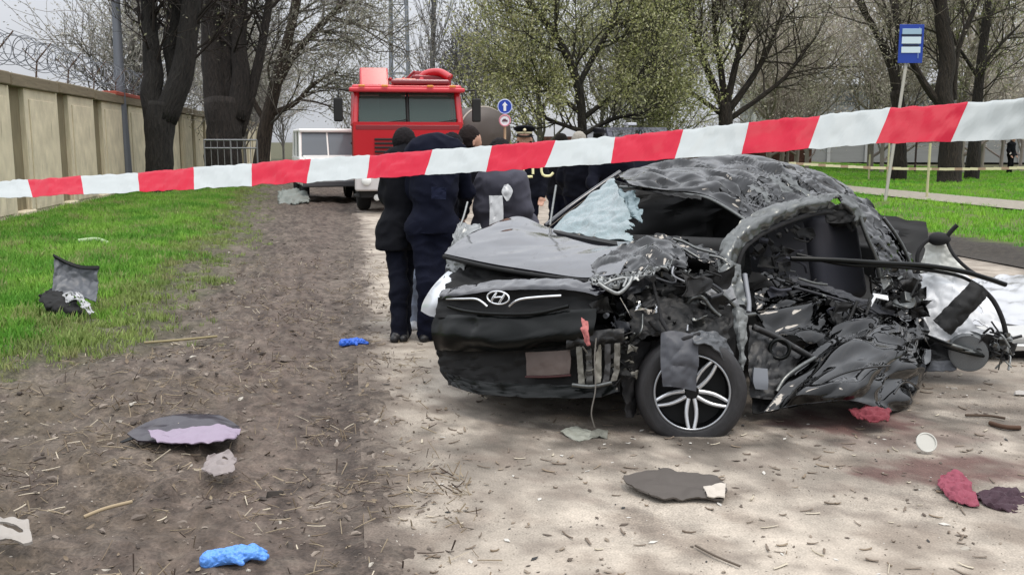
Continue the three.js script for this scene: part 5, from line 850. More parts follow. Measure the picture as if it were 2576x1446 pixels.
stone('dark lump of soil on the verge edge above the glove', 690, 1255, 0.05, 0x3a332d); stone('grey stone on the verge under the first blue glove', 720, 918, 0.06, 0x9a8f86);
stone('pale pebble on the verge near its centre', 300, 1088, 0.022, 0xc2bcb0); stone('white pebble on the road at the lower right', 2430, 1392, 0.022, 0xd6d0c4); stone('pale stone on the road near the right edge', 2400, 985, 0.03, 0xcfcac0); stone('white broken piece at the right edge of the road', 2566, 1000, 0.05, 0xdad8d4);
{ const t = thing('plastic_sheet', 'heap of pale crumpled plastic at the foot of the drooping tree', 'plastic sheet', gnd(735, 512)), z = 24; P(std(0x767c77, 0.7), 'sheet', t, [[[700, 482, 25], [735, 476, 25], [770, 484, 25]], [[698, 498, 24.6], [735, 490, 24.6], [776, 500, 24.6]], [[702, 511, 24.2], [738, 513, 24.1], [778, 510, 24.3]]], { dent: 0.06, freq: 1.6, nu: 30, nv: 24, ragged: 0.05, thick: 0.02 }); }
// ================= VEHICLES, SIGNS =================
seed(60);
const windowM = phys(0x10161a, { roughness: 0.08, clearcoat: 1 }), glassClear = phys(0x90a8a2, { roughness: 0.08, specularIntensity: 0.6, transmission: 0.85, thickness: 0 }), tyreM = rubberM;
const simpleWheel = (parent, x, y, z, r, w, axis = 'x', rimHex = 0x777a7e) => { const t = new THREE.TorusGeometry(r - w * 0.42, w * 0.42, 12, 32); t.scale(1, 1, 1.15); if (axis === 'x') t.rotateY(Math.PI / 2); t.translate(x, y, z); const wh = mesh('wheel', t, tyreM, parent); const h = new THREE.CylinderGeometry(r * 0.62, r * 0.62, w * 0.6, 24); axis === 'x' ? h.rotateZ(Math.PI / 2) : h.rotateX(Math.PI / 2); h.translate(x, y, z); mesh('rim', h, std(rimHex, 0.5, { metalness: 0.4 }), wh); return wh; };
{ // fire engine, front towards the camera (+z local)
  const red = phys(0xb80f1f, { roughness: 0.32, clearcoat: 0.7, clearcoatRoughness: 0.1 }), dred = phys(0x7d0a18, { roughness: 0.4, clearcoat: 0.5 }), wht = std(0xc9c5c4, 0.5), blk = std(0x131313, 0.7);
  const p = gnd(1030, 536), t = thing('fire_engine', 'red fire engine parked on the road behind the officers', 'fire engine', V(p.x, 0, p.z), HEAD);
  const bodyShape = (w, pts) => { const s = new THREE.Shape(); pts.forEach(([z, y], i) => (i ? s.lineTo(z, y) : s.moveTo(z, y))); const g = new THREE.ExtrudeGeometry(s, { depth: w, bevelEnabled: true, bevelSize: 0.04, bevelThickness: 0.04, bevelSegments: 3 }); g.translate(0, 0, -w / 2); g.rotateY(-Math.PI / 2); return g; };
  // profile in (z forward, y)
  const lowCab = bodyShape(2.36, [[-0.05, 1.0], [-0.03, 1.98], [-1.9, 1.98], [-1.9, 0.75], [-0.35, 0.75]]);
  mesh('cab', lowCab, red, t);
  const pil = (x0, y0, z0, x1, y1, z1, r, m = red) => mesh('pillar', tube([V(x0, y0, z0), V(x1, y1, z1)], r, 8), m, t);
  pil(-1.17, 1.96, -0.06, -1.12, 2.72, -0.28, 0.075); pil(1.17, 1.96, -0.06, 1.12, 2.72, -0.28, 0.075); pil(-1.18, 1.96, -1.85, -1.14, 2.72, -1.8, 0.08); pil(1.18, 1.96, -1.85, 1.14, 2.72, -1.8, 0.08); pil(0, 1.98, -0.06, 0, 2.7, -0.28, 0.03, blk);
  mesh('roof', box(2.44, 0.16, 1.85, 0, 2.76, -1.05, 0.06), red, t); mesh('roof_visor', box(2.56, 0.1, 0.3, 0, 2.72, -0.16, 0.04), phys(0xc83440, { roughness: 0.3 }), t);
  const ws = (x) => { const g = box(1.04, 0.74, 0.012, 0, 0, 0, 0.004); g.rotateX(-0.29); g.translate(x, 2.33, -0.18); return g; };
  mesh('windscreen', ws(-0.56), glassClear, t); mesh('windscreen', ws(0.56), glassClear, t);
  mesh('cab_interior', box(2.2, 0.72, 0.1, 0, 2.3, -1.75, 0.02), std(0xa5aca8, 0.9), t); mesh('sun_blind', box(0.5, 0.66, 0.02, -0.36, 2.34, -0.5, 0.01), std(0x2b2f2e, 0.9), t);
  mesh('window_seal', [box(2.2, 0.03, 0.03, 0, 1.985, -0.06, 0.01), box(2.2, 0.03, 0.03, 0, 2.68, -0.27, 0.01)].reduce((a, b) => merge([a, b])), blk, t);
  for (const x of [-0.5, 0.6]) mesh('wiper', tube([V(x, 2.0, -0.02), V(x + 0.5, 2.08, -0.04)], 0.012, 5), blk, t);
  mesh('front_panel', box(2.3, 0.1, 0.03, 0, 1.9, 0.0, 0.01), dred, t); mesh('front_panel', box(2.36, 0.05, 0.04, 0, 1.2, 0.005, 0.01), wht, t);
  mesh('door', box(0.03, 1.2, 1.3, -1.225, 1.45, -0.85, 0.01), dred, t); mesh('door', box(0.03, 1.2, 1.3, 1.225, 1.45, -0.85, 0.01), dred, t);
  mesh('side_window', box(0.015, 0.6, 1.2, -1.17, 2.34, -1.05, 0.005), windowM, t); mesh('side_window', box(0.015, 0.6, 1.2, 1.17, 2.34, -1.05, 0.005), windowM, t);
  mesh('bumper', box(2.4, 0.42, 0.3, 0, 0.72, 0.06, 0.05), wht, t); mesh('bumper_plate', box(2.2, 0.2, 0.05, 0, 0.45, 0.0, 0.02), blk, t);
  for (const x of [-0.95, 0.95]) { const g = new THREE.SphereGeometry(0.11, 18, 12); g.scale(1, 1, 0.5); g.translate(x, 0.74, 0.22); mesh('headlight', g, phys(0xf2f4f2, { roughness: 0.1, clearcoat: 1 }), t); }
  for (const x of [-0.72, 0.72]) { const g = new THREE.SphereGeometry(0.075, 14, 10); g.scale(1, 1, 0.5); g.translate(x, 0.36, 0.06); mesh('fog_lamp', g, phys(0xe8eae8, { roughness: 0.15 }), t); }
  for (const s of [-1, 1]) { mesh('mirror_arm', tube([V(s * 1.2, 2.7, -0.2), V(s * 1.5, 2.72, 0.05), V(s * 1.52, 2.5, 0.06)], 0.02, 6), blk, t); mesh('mirror', box(0.2, 0.52, 0.09, s * 1.52, 2.28, 0.06, 0.04), blk, t); }
  mesh('body', box(2.4, 1.9, 5.2, 0, 1.75, -4.75, 0.06), red, t); mesh('roof_box', bodyShape(0.55, [[-0.25, 2.82], [-0.5, 3.18], [-1.6, 3.18], [-1.7, 2.82]]).translate(-0.72, 0, 0), red, t);
  mesh('roof_bar', [0, 1].map((k) => tube([V(-0.35 + k * 0.3, 2.98, -0.55), V(-0.3 + k * 0.3, 3.05, -3.5)], 0.045, 8)).reduce((a, b) => merge([a, b])), red, t);
  mesh('roof_light', box(0.5, 0.14, 0.2, -0.02, 2.92, -0.5, 0.04), std(0xd98f74, 0.4), t); mesh('roof_monitor', tube(curve([V(0.35, 2.84, -0.7), V(0.4, 3.08, -0.8), V(0.75, 3.16, -0.7), V(1.0, 3.02, -0.5)], 10), 0.09, 10), red, t); mesh('roof_locker', box(0.9, 0.26, 1.0, 0.6, 2.97, -1.2, 0.05), dred, t);
  mesh('ladder', (() => { const g = []; for (const x of [0.2, 0.62]) g.push(tube([V(x, 3.16, -0.7), V(x, 3.2, -5)], 0.03, 6)); for (let i = 0; i < 9; i++) g.push(tube([V(0.2, 3.17, -0.9 - i * 0.45), V(0.62, 3.17, -0.9 - i * 0.45)], 0.018, 6)); return merge(g); })(), std(0xa8444a, 0.5), t);
  for (let i = 0; i < 5; i++) mesh('grille_slat', box(1.5, 0.045, 0.04, 0, 1.28 + i * 0.09, 0.02, 0.015), blk, t);
  mesh('light_bar', box(1.3, 0.12, 0.2, 0.3, 2.9, -0.22, 0.05), phys(0x7a1420, { roughness: 0.2, clearcoat: 1 }), t);
  for (const x of [-1.0, -0.5, 0.5, 1.0]) mesh('marker_lamp', box(0.14, 0.05, 0.05, x, 2.80, 0.0, 0.02), std(0xd58a3a, 0.4), t);
  for (const s of [-1, 1]) { mesh('door_handle', box(0.03, 0.05, 0.16, s * 1.25, 1.55, -1.3, 0.01), blk, t); mesh('wheel_arch', (() => { const g = new THREE.TorusGeometry(0.62, 0.06, 8, 24, Math.PI); g.rotateY(Math.PI / 2); g.translate(s * 1.16, 0.6, -0.95); return g; })(), blk, t); mesh('step', box(0.12, 0.06, 0.5, s * 1.16, 0.4, -0.1, 0.02), blk, t); mesh('direction_lamp', box(0.22, 0.09, 0.05, s * 1.02, 1.1, 0.02, 0.02), std(0xd8772a, 0.4), t); }
  for (const [x, z] of [[-1.0, -0.95], [1.0, -0.95], [-1.0, -4.9], [1.0, -4.9], [-1.0, -6.2], [1.0, -6.2]]) simpleWheel(t, x, 0.53, z, 0.53, 0.34);
  mesh('chassis', box(0.9, 0.3, 7, 0, 0.75, -3.7, 0.03), blk, t);
}
{ // white off-road car
  const wh = phys(0xdededa, { roughness: 0.4, clearcoat: 0.3 }), p = gnd(800, 510), t = thing('off_road_car', 'white boxy off road car parked on the verge left of the fire engine', 'car', V(p.x + 0.25, 0, p.z - 0.4), 0.3);
  const prof = (w, pts, b = 0.05) => { const s = new THREE.Shape(); pts.forEach(([z, y], i) => (i ? s.lineTo(z, y) : s.moveTo(z, y))); const g = new THREE.ExtrudeGeometry(s, { depth: w, bevelEnabled: true, bevelSize: b, bevelThickness: b, bevelSegments: 3 }); g.translate(0, 0, -w / 2); g.rotateY(-Math.PI / 2); return g; };
  mesh('body', prof(1.5, [[0.85, 0.5], [0.85, 1.05], [-0.1, 1.14], [-2.3, 1.14], [-2.3, 0.5]]), wh, t); mesh('bonnet', prof(1.3, [[0.85, 1.07], [0.7, 1.14], [-0.15, 1.2], [-0.15, 1.1]], 0.03), wh, t);
  mesh('roof', box(1.5, 0.1, 1.95, 0, 1.88, -1.35, 0.05), phys(0xe2e2de, { roughness: 0.4 }), t);
  for (const s of [-1, 1]) { mesh('pillar', tube([V(s * 0.74, 1.12, -0.18), V(s * 0.7, 1.86, -0.5)], 0.045, 8), wh, t); mesh('pillar', tube([V(s * 0.74, 1.12, -1.35), V(s * 0.71, 1.86, -1.35)], 0.045, 8), wh, t); mesh('pillar', tube([V(s * 0.74, 1.12, -2.25), V(s * 0.71, 1.86, -2.2)], 0.05, 8), wh, t); mesh('side_window', box(0.012, 0.62, 0.8, s * 0.725, 1.5, -0.9, 0.004), glassClear, t); mesh('side_window', box(0.012, 0.62, 0.78, s * 0.725, 1.5, -1.8, 0.004), glassClear, t); mesh('door', box(0.02, 0.6, 0.95, s * 0.806, 0.82, -0.85, 0.01), wh, t); }
  const ws = box(1.38, 0.76, 0.012, 0, 0, 0, 0.004); ws.rotateX(-0.41); ws.translate(0, 1.5, -0.33); mesh('windscreen', ws, phys(0x8b939a, { roughness: 0.08, transmission: 0.6, thickness: 0 }), t); mesh('windscreen_frame', merge([box(1.46, 0.05, 0.05, 0, 1.86, -0.5, 0.015), box(1.46, 0.05, 0.05, 0, 1.16, -0.18, 0.015), box(0.04, 0.76, 0.04, 0, 0, 0, 0.01).rotateX(-0.41).translate(0, 1.5, -0.325)]), wh, t); mesh('seat', box(1.2, 0.7, 0.14, 0, 1.25, -1.1, 0.05), std(0x2a2c2e, 0.9), t);
  mesh('bumper', box(1.6, 0.16, 0.14, 0, 0.52, 0.98, 0.04), std(0x55575a, 0.5), t); mesh('radiator_grille', box(0.8, 0.36, 0.04, 0, 0.84, 0.91, 0.01), std(0x2a2b2c, 0.6), t);
  for (const x of [-0.58, 0.58]) { const g = new THREE.SphereGeometry(0.115, 18, 12); g.scale(1, 1, 0.6); g.translate(x, 0.86, 0.92); mesh('headlight', g, phys(0xf4f5f2, { roughness: 0.1, clearcoat: 1 }), t); }
  for (const [x, z] of [[-0.7, 0.3], [0.7, 0.3], [-0.7, -1.75], [0.7, -1.75]]) simpleWheel(t, x, 0.36, z, 0.36, 0.22);
  mesh('mirror', box(0.08, 0.16, 0.12, 0.86, 1.28, -0.2, 0.03), blackM, t);
}
{ // tank trailer
  const m = std(0x5d5550, 0.6, { map: dirtTex.clone() }); const tm = std(0x4a423d, 0.55), p = at(1140, 400, 28), t = thing('tank_truck', 'brownish grey tank truck standing behind the fire engine on its right', 'tank truck', V(p.x, 0, p.z), -0.95); t.scale.setScalar(0.88);
  const lathe = new THREE.LatheGeometry([[0, -2.4], [0.5, -2.36], [0.85, -2.2], [0.92, -2.0], [0.92, 1.9], [0.86, 2.12], [0.5, 2.3], [0, 2.34]].map(([r, y]) => new THREE.Vector2(r, y)), 36); lathe.rotateZ(-Math.PI / 2); lathe.scale(1, 0.9, 1); lathe.translate(0, 2.05, 0); mesh('tank', lathe, tm, t);
  for (const x of [-1.4, 0.2, 1.85]) { const g = new THREE.TorusGeometry(0.93, 0.035, 8, 40); g.rotateY(Math.PI / 2); g.scale(1, 0.9, 1); g.translate(x, 2.05, 0); mesh('tank_band', g, std(x > 1 ? 0xa39a90 : 0x3a3430, 0.6), t); }
  mesh('hatch', cyl(0.28, 0.26, 0.16, 20, -0.3, 2.86, 0), tm, t); mesh('chassis', box(5.2, 0.25, 0.9, 0, 1.05, 0, 0.03), blackM, t); mesh('side_guard', box(3.2, 0.3, 0.06, 0, 0.75, 1.02, 0.02), std(0x3d4438, 0.6), t);
  for (const x of [-1.6, 1.4, 2.1]) for (const z of [-0.85, 0.85]) simpleWheel(t, x, 0.5, z, 0.5, 0.3, 'z');
  mesh('cab', box(1.7, 1.9, 2.2, -3.5, 1.75, 0, 0.12), std(0x4c4f45, 0.5), t); mesh('cab_window', box(1.0, 0.6, 2.22, -3.6, 2.25, 0, 0.02), windowM, t);
}
{ // dark blue van
  const nb = phys(0x10142c, { roughness: 0.3, clearcoat: 0.8 }), p = at(1592, 400, 29), t = thing('dark_blue_van', 'dark navy van with a white roof plate just above the tape right of the officers', 'van', V(p.x, 0, p.z - 1), -1.45); t.scale.setScalar(1.13);
  const s = new THREE.Shape(); [[2.2, 0.4], [2.25, 0.95], [1.5, 1.12], [0.8, 1.72], [-2.1, 1.78], [-2.25, 1.0], [-2.2, 0.4]].forEach(([x, y], i) => (i ? s.lineTo(x, y) : s.moveTo(x, y))); const g = new THREE.ExtrudeGeometry(s, { depth: 1.6, bevelEnabled: true, bevelSize: 0.06, bevelThickness: 0.06, bevelSegments: 3 }); g.translate(0, 0, -0.8); mesh('body', g, nb, t);
  mesh('roof_plate', box(0.5, 0.08, 0.24, 0.1, 1.88, 0, 0.02), std(0xe4e6ee, 0.4), t); for (const z of [-0.86, 0.86]) { mesh('side_window', box(2.4, 0.42, 0.02, -0.7, 1.42, z, 0.01), windowM, t); for (const x of [-1.4, 1.4]) simpleWheel(t, x, 0.33, z * 0.93, 0.33, 0.2, 'z'); }
  mesh('windscreen', (() => { const q = box(0.02, 0.74, 1.4, 0, 0, 0, 0.005); q.rotateZ(0.84); q.translate(1.22, 1.46, 0); return q; })(), windowM, t);
}
{ // white damaged car at the right edge
  const wm = phys(0xa2a4a8, { roughness: 0.3, clearcoat: 1, clearcoatRoughness: 0.08 }), t = thing('white_car', 'white car with a flattened bonnet cut by the right edge of the view', 'car', gnd(2560, 900));
  P(wm, 'bonnet', t, [[[2395, 716, 8.3], [2480, 700, 8.6], [2600, 690, 8.9], [2800, 690, 9.2]], [[2400, 740, 7.9], [2500, 735, 8.0], [2640, 735, 8.1], [2840, 740, 8.2]], [[2420, 800, 7.3], [2520, 800, 7.3], [2660, 800, 7.3], [2860, 800, 7.3]], [[2440, 818, 7.18], [2530, 818, 7.16], [2680, 818, 7.14], [2870, 818, 7.1]]], { dent: 0.02, freq: 2, nu: 40, nv: 30, thick: 0.012 });
  P(blackM, 'bonnet_gap', t, [[[2440, 818, 7.24], [2870, 818, 7.2]], [[2440, 832, 7.22], [2870, 832, 7.18]]], { thick: 0.02 });
  P(std(0xb3b4b2, 0.4), 'bumper', t, [[[2430, 824, 7.14], [2540, 820, 7.1], [2870, 820, 7.05]], [[2436, 850, 7.04], [2545, 846, 7.0], [2870, 846, 6.95]], [[2440, 872, 7.05], [2545, 866, 7.02], [2870, 866, 6.96]]], { dent: 0.015, freq: 3, thick: 0.015 });
  P(std(0xc6c7c6, 0.4), 'bumper_lip', t, [[[2440, 872, 7.03], [2545, 868, 6.99], [2870, 868, 6.93]], [[2440, 886, 7.05], [2545, 880, 7.02], [2870, 880, 6.95]]], { dent: 0.01, freq: 4, thick: 0.02 });
  P(blackM, 'underside_shade', t, [[[2430, 884, 7.12], [2550, 880, 7.1], [2870, 878, 7.05]], [[2440, 905, 7.2], [2550, 905, 7.2], [2870, 905, 7.2]]], { thick: 0.03 });  // black sheet for the underside and the shadow painted in below the bumper
  { const g = new RoundedBoxGeometry(1.3, 0.3, 1.5, 2, 0.06); g.translate(...at(2700, 830, 8.2).toArray()); mesh('engine_bay', local(g, t), blackM, t); }
}
// ---- signs ----
{ const z = 22, c = at(1270, 268, z), t = thing('road_sign', 'post with a round blue arrow sign above a round white sign with a red rim', 'road sign', V(c.x, 0, c.z));
  const blue = std(0x1a3fa8, 0.4), wht = std(0xe6e8ee, 0.45), disc = (r, d, y, zz) => { const g = new THREE.CylinderGeometry(r, r, d, 40); g.rotateX(Math.PI / 2); g.translate(0, y, zz); return g; };
  mesh('post', cyl(0.03, 0.03, c.y - 0.2, 10, 0, 0, -0.08), std(0xb79a7c, 0.6), t);
  const y2 = at(1270, 303, z).y; const b = mesh('blue_disc', disc(0.155, 0.03, c.y, 0), blue, t); { const g = new THREE.TorusGeometry(0.16, 0.012, 8, 40); g.translate(0, c.y, 0.01); mesh('disc_rim', g, std(0xb9c4ea, 0.5), b); }
  { const s = new THREE.Shape(); [[-0.03, -0.1], [0.03, -0.1], [0.03, 0.025], [0.065, 0.025], [0, 0.11], [-0.065, 0.025], [-0.03, 0.025]].forEach(([x, y], i) => (i ? s.lineTo(x, y) : s.moveTo(x, y))); const g = new THREE.ExtrudeGeometry(s, { depth: 0.006, bevelEnabled: false }); g.translate(0, c.y, 0.017); mesh('arrow', g, wht, b); }
  const w = mesh('white_disc', disc(0.135, 0.03, y2, 0), wht, t); { const g = new THREE.TorusGeometry(0.122, 0.018, 8, 40); g.translate(0, y2, 0.012); mesh('disc_rim', g, std(0xd08a98, 0.5), w); } mesh('symbol', [box(0.13, 0.04, 0.012, 0, y2 - 0.005, 0.022, 0.004), box(0.07, 0.03, 0.012, -0.005, y2 + 0.025, 0.022, 0.004)].reduce((a, q) => merge([a, q])), std(0x5c3a48, 0.6), w); }
{ const z = 24, b = gnd(2226, 518), top = at(2291, 60, z), c = at(2293, 110, z), t = thing('bus_stop_sign', 'blue and white bus stop sign on a thin grey post between the bare trees', 'bus stop sign', V(b.x, 0, b.z));
  mesh('post', local(tube([b, V(top.x, c.y - 0.3, top.z - 0.05)], 0.04, 10), t), std(0x9d9a90, 0.6), t);
  const k = FOC / z / 1, W_ = 60 / 2400 * z, H_ = 95 / 2400 * z, bx = (x, y, w, h, zz, m, name, par) => { const g = box(w, h, 0.016, 0, 0, 0, 0.006); g.translate(c.x + x, c.y + y, c.z + zz); return mesh(name, local(g, t), m, par ?? t); };
  const bl = std(0x1c3f9e, 0.4), dk = std(0x16223c, 0.5), wt = std(0xcfe0ea, 0.45), fr = bx(0, 0, W_ + 0.02, H_, 0, bl, 'sign_board');
  bx(0.0, 0.30, W_ * 0.8, 0.14, 0.017, std(0x9db9cf, 0.5), 'bus_body', fr); bx(0.0, 0.21, W_ * 0.86, 0.06, 0.017, dk, 'dark_band', fr); bx(0.0, 0.085, W_ * 0.8, 0.17, 0.017, wt, 'white_band', fr); bx(0, -0.04, W_ * 0.7, 0.05, 0.017, dk, 'dark_band', fr); bx(0, -0.15, W_ * 0.8, 0.15, 0.017, wt, 'white_band', fr); bx(W_ * 0.32, 0.02, 0.03, H_ * 0.8, 0.012, std(0x6f86b8, 0.5), 'side_strip', fr); }
// thin pale posts near the far trees
{ const spots = [[2186, 458, 2186, 388], [2332, 510, 2334, 360], [2232, 470, 2236, 360], [2302, 440, 2304, 350]]; spots.forEach(([x, y, x2, y2], i) => { const b = gnd(x, y), z = b.clone(), t = thing('thin_post', ['short pale post left of the far tree trunk', 'pale slim post standing on the lawn in front of the far trees', 'thin pale post beside the leaning tree', 'dark thin post just left of the thick far trunk'][i], 'post', V(b.x, 0, b.z)), d = -z.z * Math.cos(PITCH) + (EYE) * Math.sin(PITCH), tp = at(x2, y2, d); mesh('shaft', local(tube([b, V(b.x, tp.y, b.z)], i === 3 ? 0.05 : 0.035, 8), t), std(i === 3 ? 0x3d2f2c : 0xb9b68e, 0.7), t); }); }
// ================= PEOPLE =================
seed(70);
const clothTex = tex(256, (u, v) => { const n = tile((a, b) => fbm2(a * 5, b * 5, 4))(u, v), w = 0.06 * (Math.sin(u * 400) * Math.sin(v * 400)); const g = 0.86 + 0.22 * n + w; return [g, g, g]; }); clothTex.repeat.set(2, 2);
const fabric = (hex, o = {}) => phys(hex, { roughness: 0.92, specularIntensity: 0.4, ...o });
const skinM = phys(0xb88d78, { roughness: 0.55 });
const wrinkle = (g, a, f) => { const p = g.attributes.position, n = g.attributes.normal; for (let i = 0; i < p.count; i++) { const x = p.getX(i), y = p.getY(i), z = p.getZ(i), d = a * ((1 - Math.abs(N3(x * f, y * f * 1.5, z * f))) ** 2 - 0.4 + 0.3 * N3(x * f * 2.5, y * f * 2.5, z * f * 2.5)); p.setXYZ(i, x + n.getX(i) * d, y + n.getY(i) * d, z + n.getZ(i) * d); } g.computeVertexNormals(); return g; };
// J: world joints. up: shoulders/hips etc. Returns the person group.
function person(label, J, o) {
  const base = V((J.footL.x + J.footR.x) / 2, 0, (J.footL.z + J.footR.z) / 2), t = thing('person', label, 'person', base), c = o.cell ?? 0.016, L = (g) => local(g, t);
  const chest = J.shL.clone().add(J.shR).multiplyScalar(0.5), hip = J.hipL.clone().add(J.hipR).multiplyScalar(0.5), mid = chest.clone().lerp(hip, 0.5), fw = o.face.clone().normalize(), up = V(0, 1, 0);
  const hands = [];
  for (const s of ['L', 'R']) { const e = J['el' + s], h = J['ha' + s]; if (!h) continue; const d = h.clone().sub(e).normalize(), side = V(0, 0, 0).crossVectors(d, fw).normalize(), pal = h.clone().addScaledVector(d, 0.05);
    hands.push(bone(h, pal, 0.026, 0.036)); [-1.5, -0.5, 0.5, 1.5].forEach((k, i) => { const a = pal.clone().addScaledVector(side, k * 0.019).addScaledVector(d, 0.02), b = a.clone().addScaledVector(d, [0.035, 0.042, 0.038, 0.03][i]).addScaledVector(fw, 0.008), q = b.clone().addScaledVector(d, 0.024).addScaledVector(fw, 0.02); hands.push(bone(a, b, 0.0095, 0.009), bone(b, q, 0.009, 0.0075)); });
    const ta = h.clone().addScaledVector(side, s === 'L' ? -0.026 : 0.026).addScaledVector(d, 0.02); hands.push(bone(ta, ta.clone().addScaledVector(side, s === 'L' ? -0.025 : 0.025).addScaledVector(d, 0.04), 0.011, 0.009)); }
  const skin = [bone(chest.clone().addScaledVector(up, 0.02), J.neck, 0.06, 0.055), bone(J.neck, J.head, 0.055, 0.06), bone(chest, hip, 0.11, 0.11), ...['L', 'R'].flatMap((s) => [bone(J['sh' + s], J['el' + s], 0.04, 0.035), bone(J['el' + s], J['ha' + s], 0.034, 0.026), bone(J['hip' + s], J['kn' + s], 0.06, 0.045), bone(J['kn' + s], J['an' + s], 0.042, 0.034), bone(J['an' + s].clone().add(V(0, -0.03, 0)), J['foot' + s], 0.022, 0.015)])];
  const body = blob(skin, c, 0.02), hd = J.head, sd = V(0, 0, 0).crossVectors(up, fw).normalize(), hu = o.headUp ?? V(0, 1, 0);
  const Hp = (r, u, f) => hd.clone().addScaledVector(sd, r).addScaledVector(hu, u).addScaledVector(fw, f);
  const headB = [bone(Hp(0, 0.035, -0.01), Hp(0, 0.025, 0.01), 0.088, 0.086), bone(Hp(0, -0.05, 0.03), Hp(0, -0.02, 0.03), 0.058, 0.066), bone(Hp(0, -0.085, 0.055), Hp(0, -0.075, 0.05), 0.03, 0.034), bone(Hp(0, 0.005, 0.092), Hp(0, -0.03, 0.108), 0.010, 0.016), bone(Hp(-0.03, 0.018, 0.082), Hp(0.03, 0.018, 0.082), 0.014, 0.014), bone(Hp(-0.02, -0.062, 0.086), Hp(0.02, -0.062, 0.086), 0.009, 0.009), ...[-1, 1].map((s) => bone(Hp(s * 0.084, 0.0, -0.005), Hp(s * 0.09, -0.03, -0.002), 0.014, 0.010))];
  const bd = mesh('body', L(merge([body, blob(headB, o.cell ? 0.012 : 0.006, 0.008), ...(hands.length ? [blob(hands, o.cell ? 0.012 : 0.005, 0.005)] : [])])), o.skin ?? skinM, t);
  if (!o.cell) for (const s of [-1, 1]) { const e = new THREE.SphereGeometry(0.011, 10, 8), q = Hp(s * 0.031, 0.004, 0.083); e.translate(q.x, q.y, q.z); mesh('eye', L(e), std(0x2c2622, 0.3), bd); }
  if (o.hair) mesh('hair', L(wrinkle(blob([bone(Hp(0, 0.055, -0.02), Hp(0, 0.05, 0.0), 0.087, 0.084), bone(Hp(0, 0.01, -0.045), Hp(0, -0.06, -0.04), 0.075, 0.06), bone(Hp(-0.05, 0.02, -0.03), Hp(-0.055, -0.03, -0.02), 0.05, 0.04), bone(Hp(0.05, 0.02, -0.03), Hp(0.055, -0.03, -0.02), 0.05, 0.04)], 0.01, 0.01), 0.006, 30)), fabric(o.hair), t);
  // clothes
  const T = o.thick ?? 1, jk = [bone(J.shL.clone().lerp(chest, 0.25), J.shR.clone().lerp(chest, 0.25), 0.105 * T, 0.105 * T), bone(chest, mid, 0.15 * T, 0.155 * T, {}), bone(mid, hip, 0.155 * T, 0.16 * T), bone(J.hipL, J.hipR, 0.13 * T, 0.13 * T), bone(chest.clone().lerp(J.neck, 0.3), J.neck.clone().lerp(chest, 0.2), 0.08, 0.07)];
  const wd = J.shL.clone().sub(J.shR).multiplyScalar(0.22); jk.push(bone(chest.clone().add(wd), mid.clone().addScaledVector(wd, 0.8), 0.12 * T, 0.125 * T), bone(chest.clone().sub(wd), mid.clone().addScaledVector(wd, -0.8), 0.12 * T, 0.125 * T));
  if (o.hem) for (const s of ['L', 'R']) jk.push(bone(J['hip' + s], J['hip' + s].clone().lerp(J['kn' + s], o.hem).addScaledVector(J.hipL.clone().sub(J.hipR), s === 'L' ? 0.12 : -0.12), 0.145 * T, 0.155 * T));
  for (const s of ['L', 'R']) jk.push(bone(J['sh' + s], J['el' + s], 0.082 * T, 0.064 * T), bone(J['el' + s], J['ha' + s], 0.064 * T, 0.047 * T));
  const jkG = wrinkle(blob(jk, c, 0.025), 0.012, 4); { const q = jkG.attributes.position; let lo = 9; for (let i = 0; i < q.count; i++) lo = Math.min(lo, q.getY(i)); lo += 0.15 * T; for (let i = 0; i < q.count; i++) if (q.getY(i) < lo) q.setY(i, lo + (q.getY(i) - lo) * 0.12); jkG.computeVertexNormals(); } mesh('jacket', L(jkG), fabric(o.jacket, { map: clothTex }), t);
  const tr = [bone(J.hipL, J.hipR, 0.125, 0.125)]; for (const s of ['L', 'R']) tr.push(bone(J['hip' + s], J['kn' + s], 0.098, 0.07), bone(J['kn' + s], J['an' + s], 0.07, 0.062));
  mesh('trousers', L(wrinkle(blob(tr, c, 0.02), 0.014, 4.5)), fabric(o.trousers, { map: clothTex }), t);
  for (const s of ['L', 'R']) { const a = J['an' + s], f = J['foot' + s]; const g = blob([bone(V(a.x, 0.075, a.z), V(a.x, 0.05, a.z), 0.05, 0.05), bone(V(a.x, 0.045, a.z), V(f.x, 0.038, f.z), 0.048, 0.036)], 0.012, 0.012); const q = g.attributes.position; for (let i = 0; i < q.count; i++) q.setY(i, Math.max(0.02, q.getY(i))); g.computeVertexNormals(); mesh('shoe', L(g), std(o.shoe ?? 0x0d0d0f, 0.5), t); }
  return { t, L, Hp, chest, hip, mid, fw, sd };
}
const NAVY = 0x0d1226, BLACK = 0x0a0c14;
const standing = (x, z, o = {}) => { // relaxed upright figure facing angle a, feet at world x, z
  const a = o.turn ?? 0, h = o.h ?? 1.76, k = h / 1.76, f = V(Math.sin(a), 0, Math.cos(a)), r = V(-Math.cos(a), 0, Math.sin(a)), q = (s, y, d) => V(x, 0, z).addScaledVector(r, s * k).addScaledVector(f, d * k).add(V(0, y * k, 0));
  return { J: { footL: q(-0.12, 0.03, 0.13), footR: q(0.13, 0.03, 0.12), anL: q(-0.11, 0.09, -0.03), anR: q(0.12, 0.09, -0.04), knL: q(-0.10, 0.50, 0.02), knR: q(0.105, 0.50, 0.02), hipL: q(-0.09, 0.93, 0), hipR: q(0.09, 0.93, 0), shL: q(-0.185, 1.43, -0.01), shR: q(0.185, 1.43, -0.01), elL: q(-0.25, 1.15, -0.02), elR: q(0.25, 1.15, -0.02), haL: q(-0.23, 0.93, 0.12), haR: q(0.23, 0.93, 0.12), neck: q(0, 1.53, 0.01), head: q(0, 1.645, 0.03) }, face: f };
};
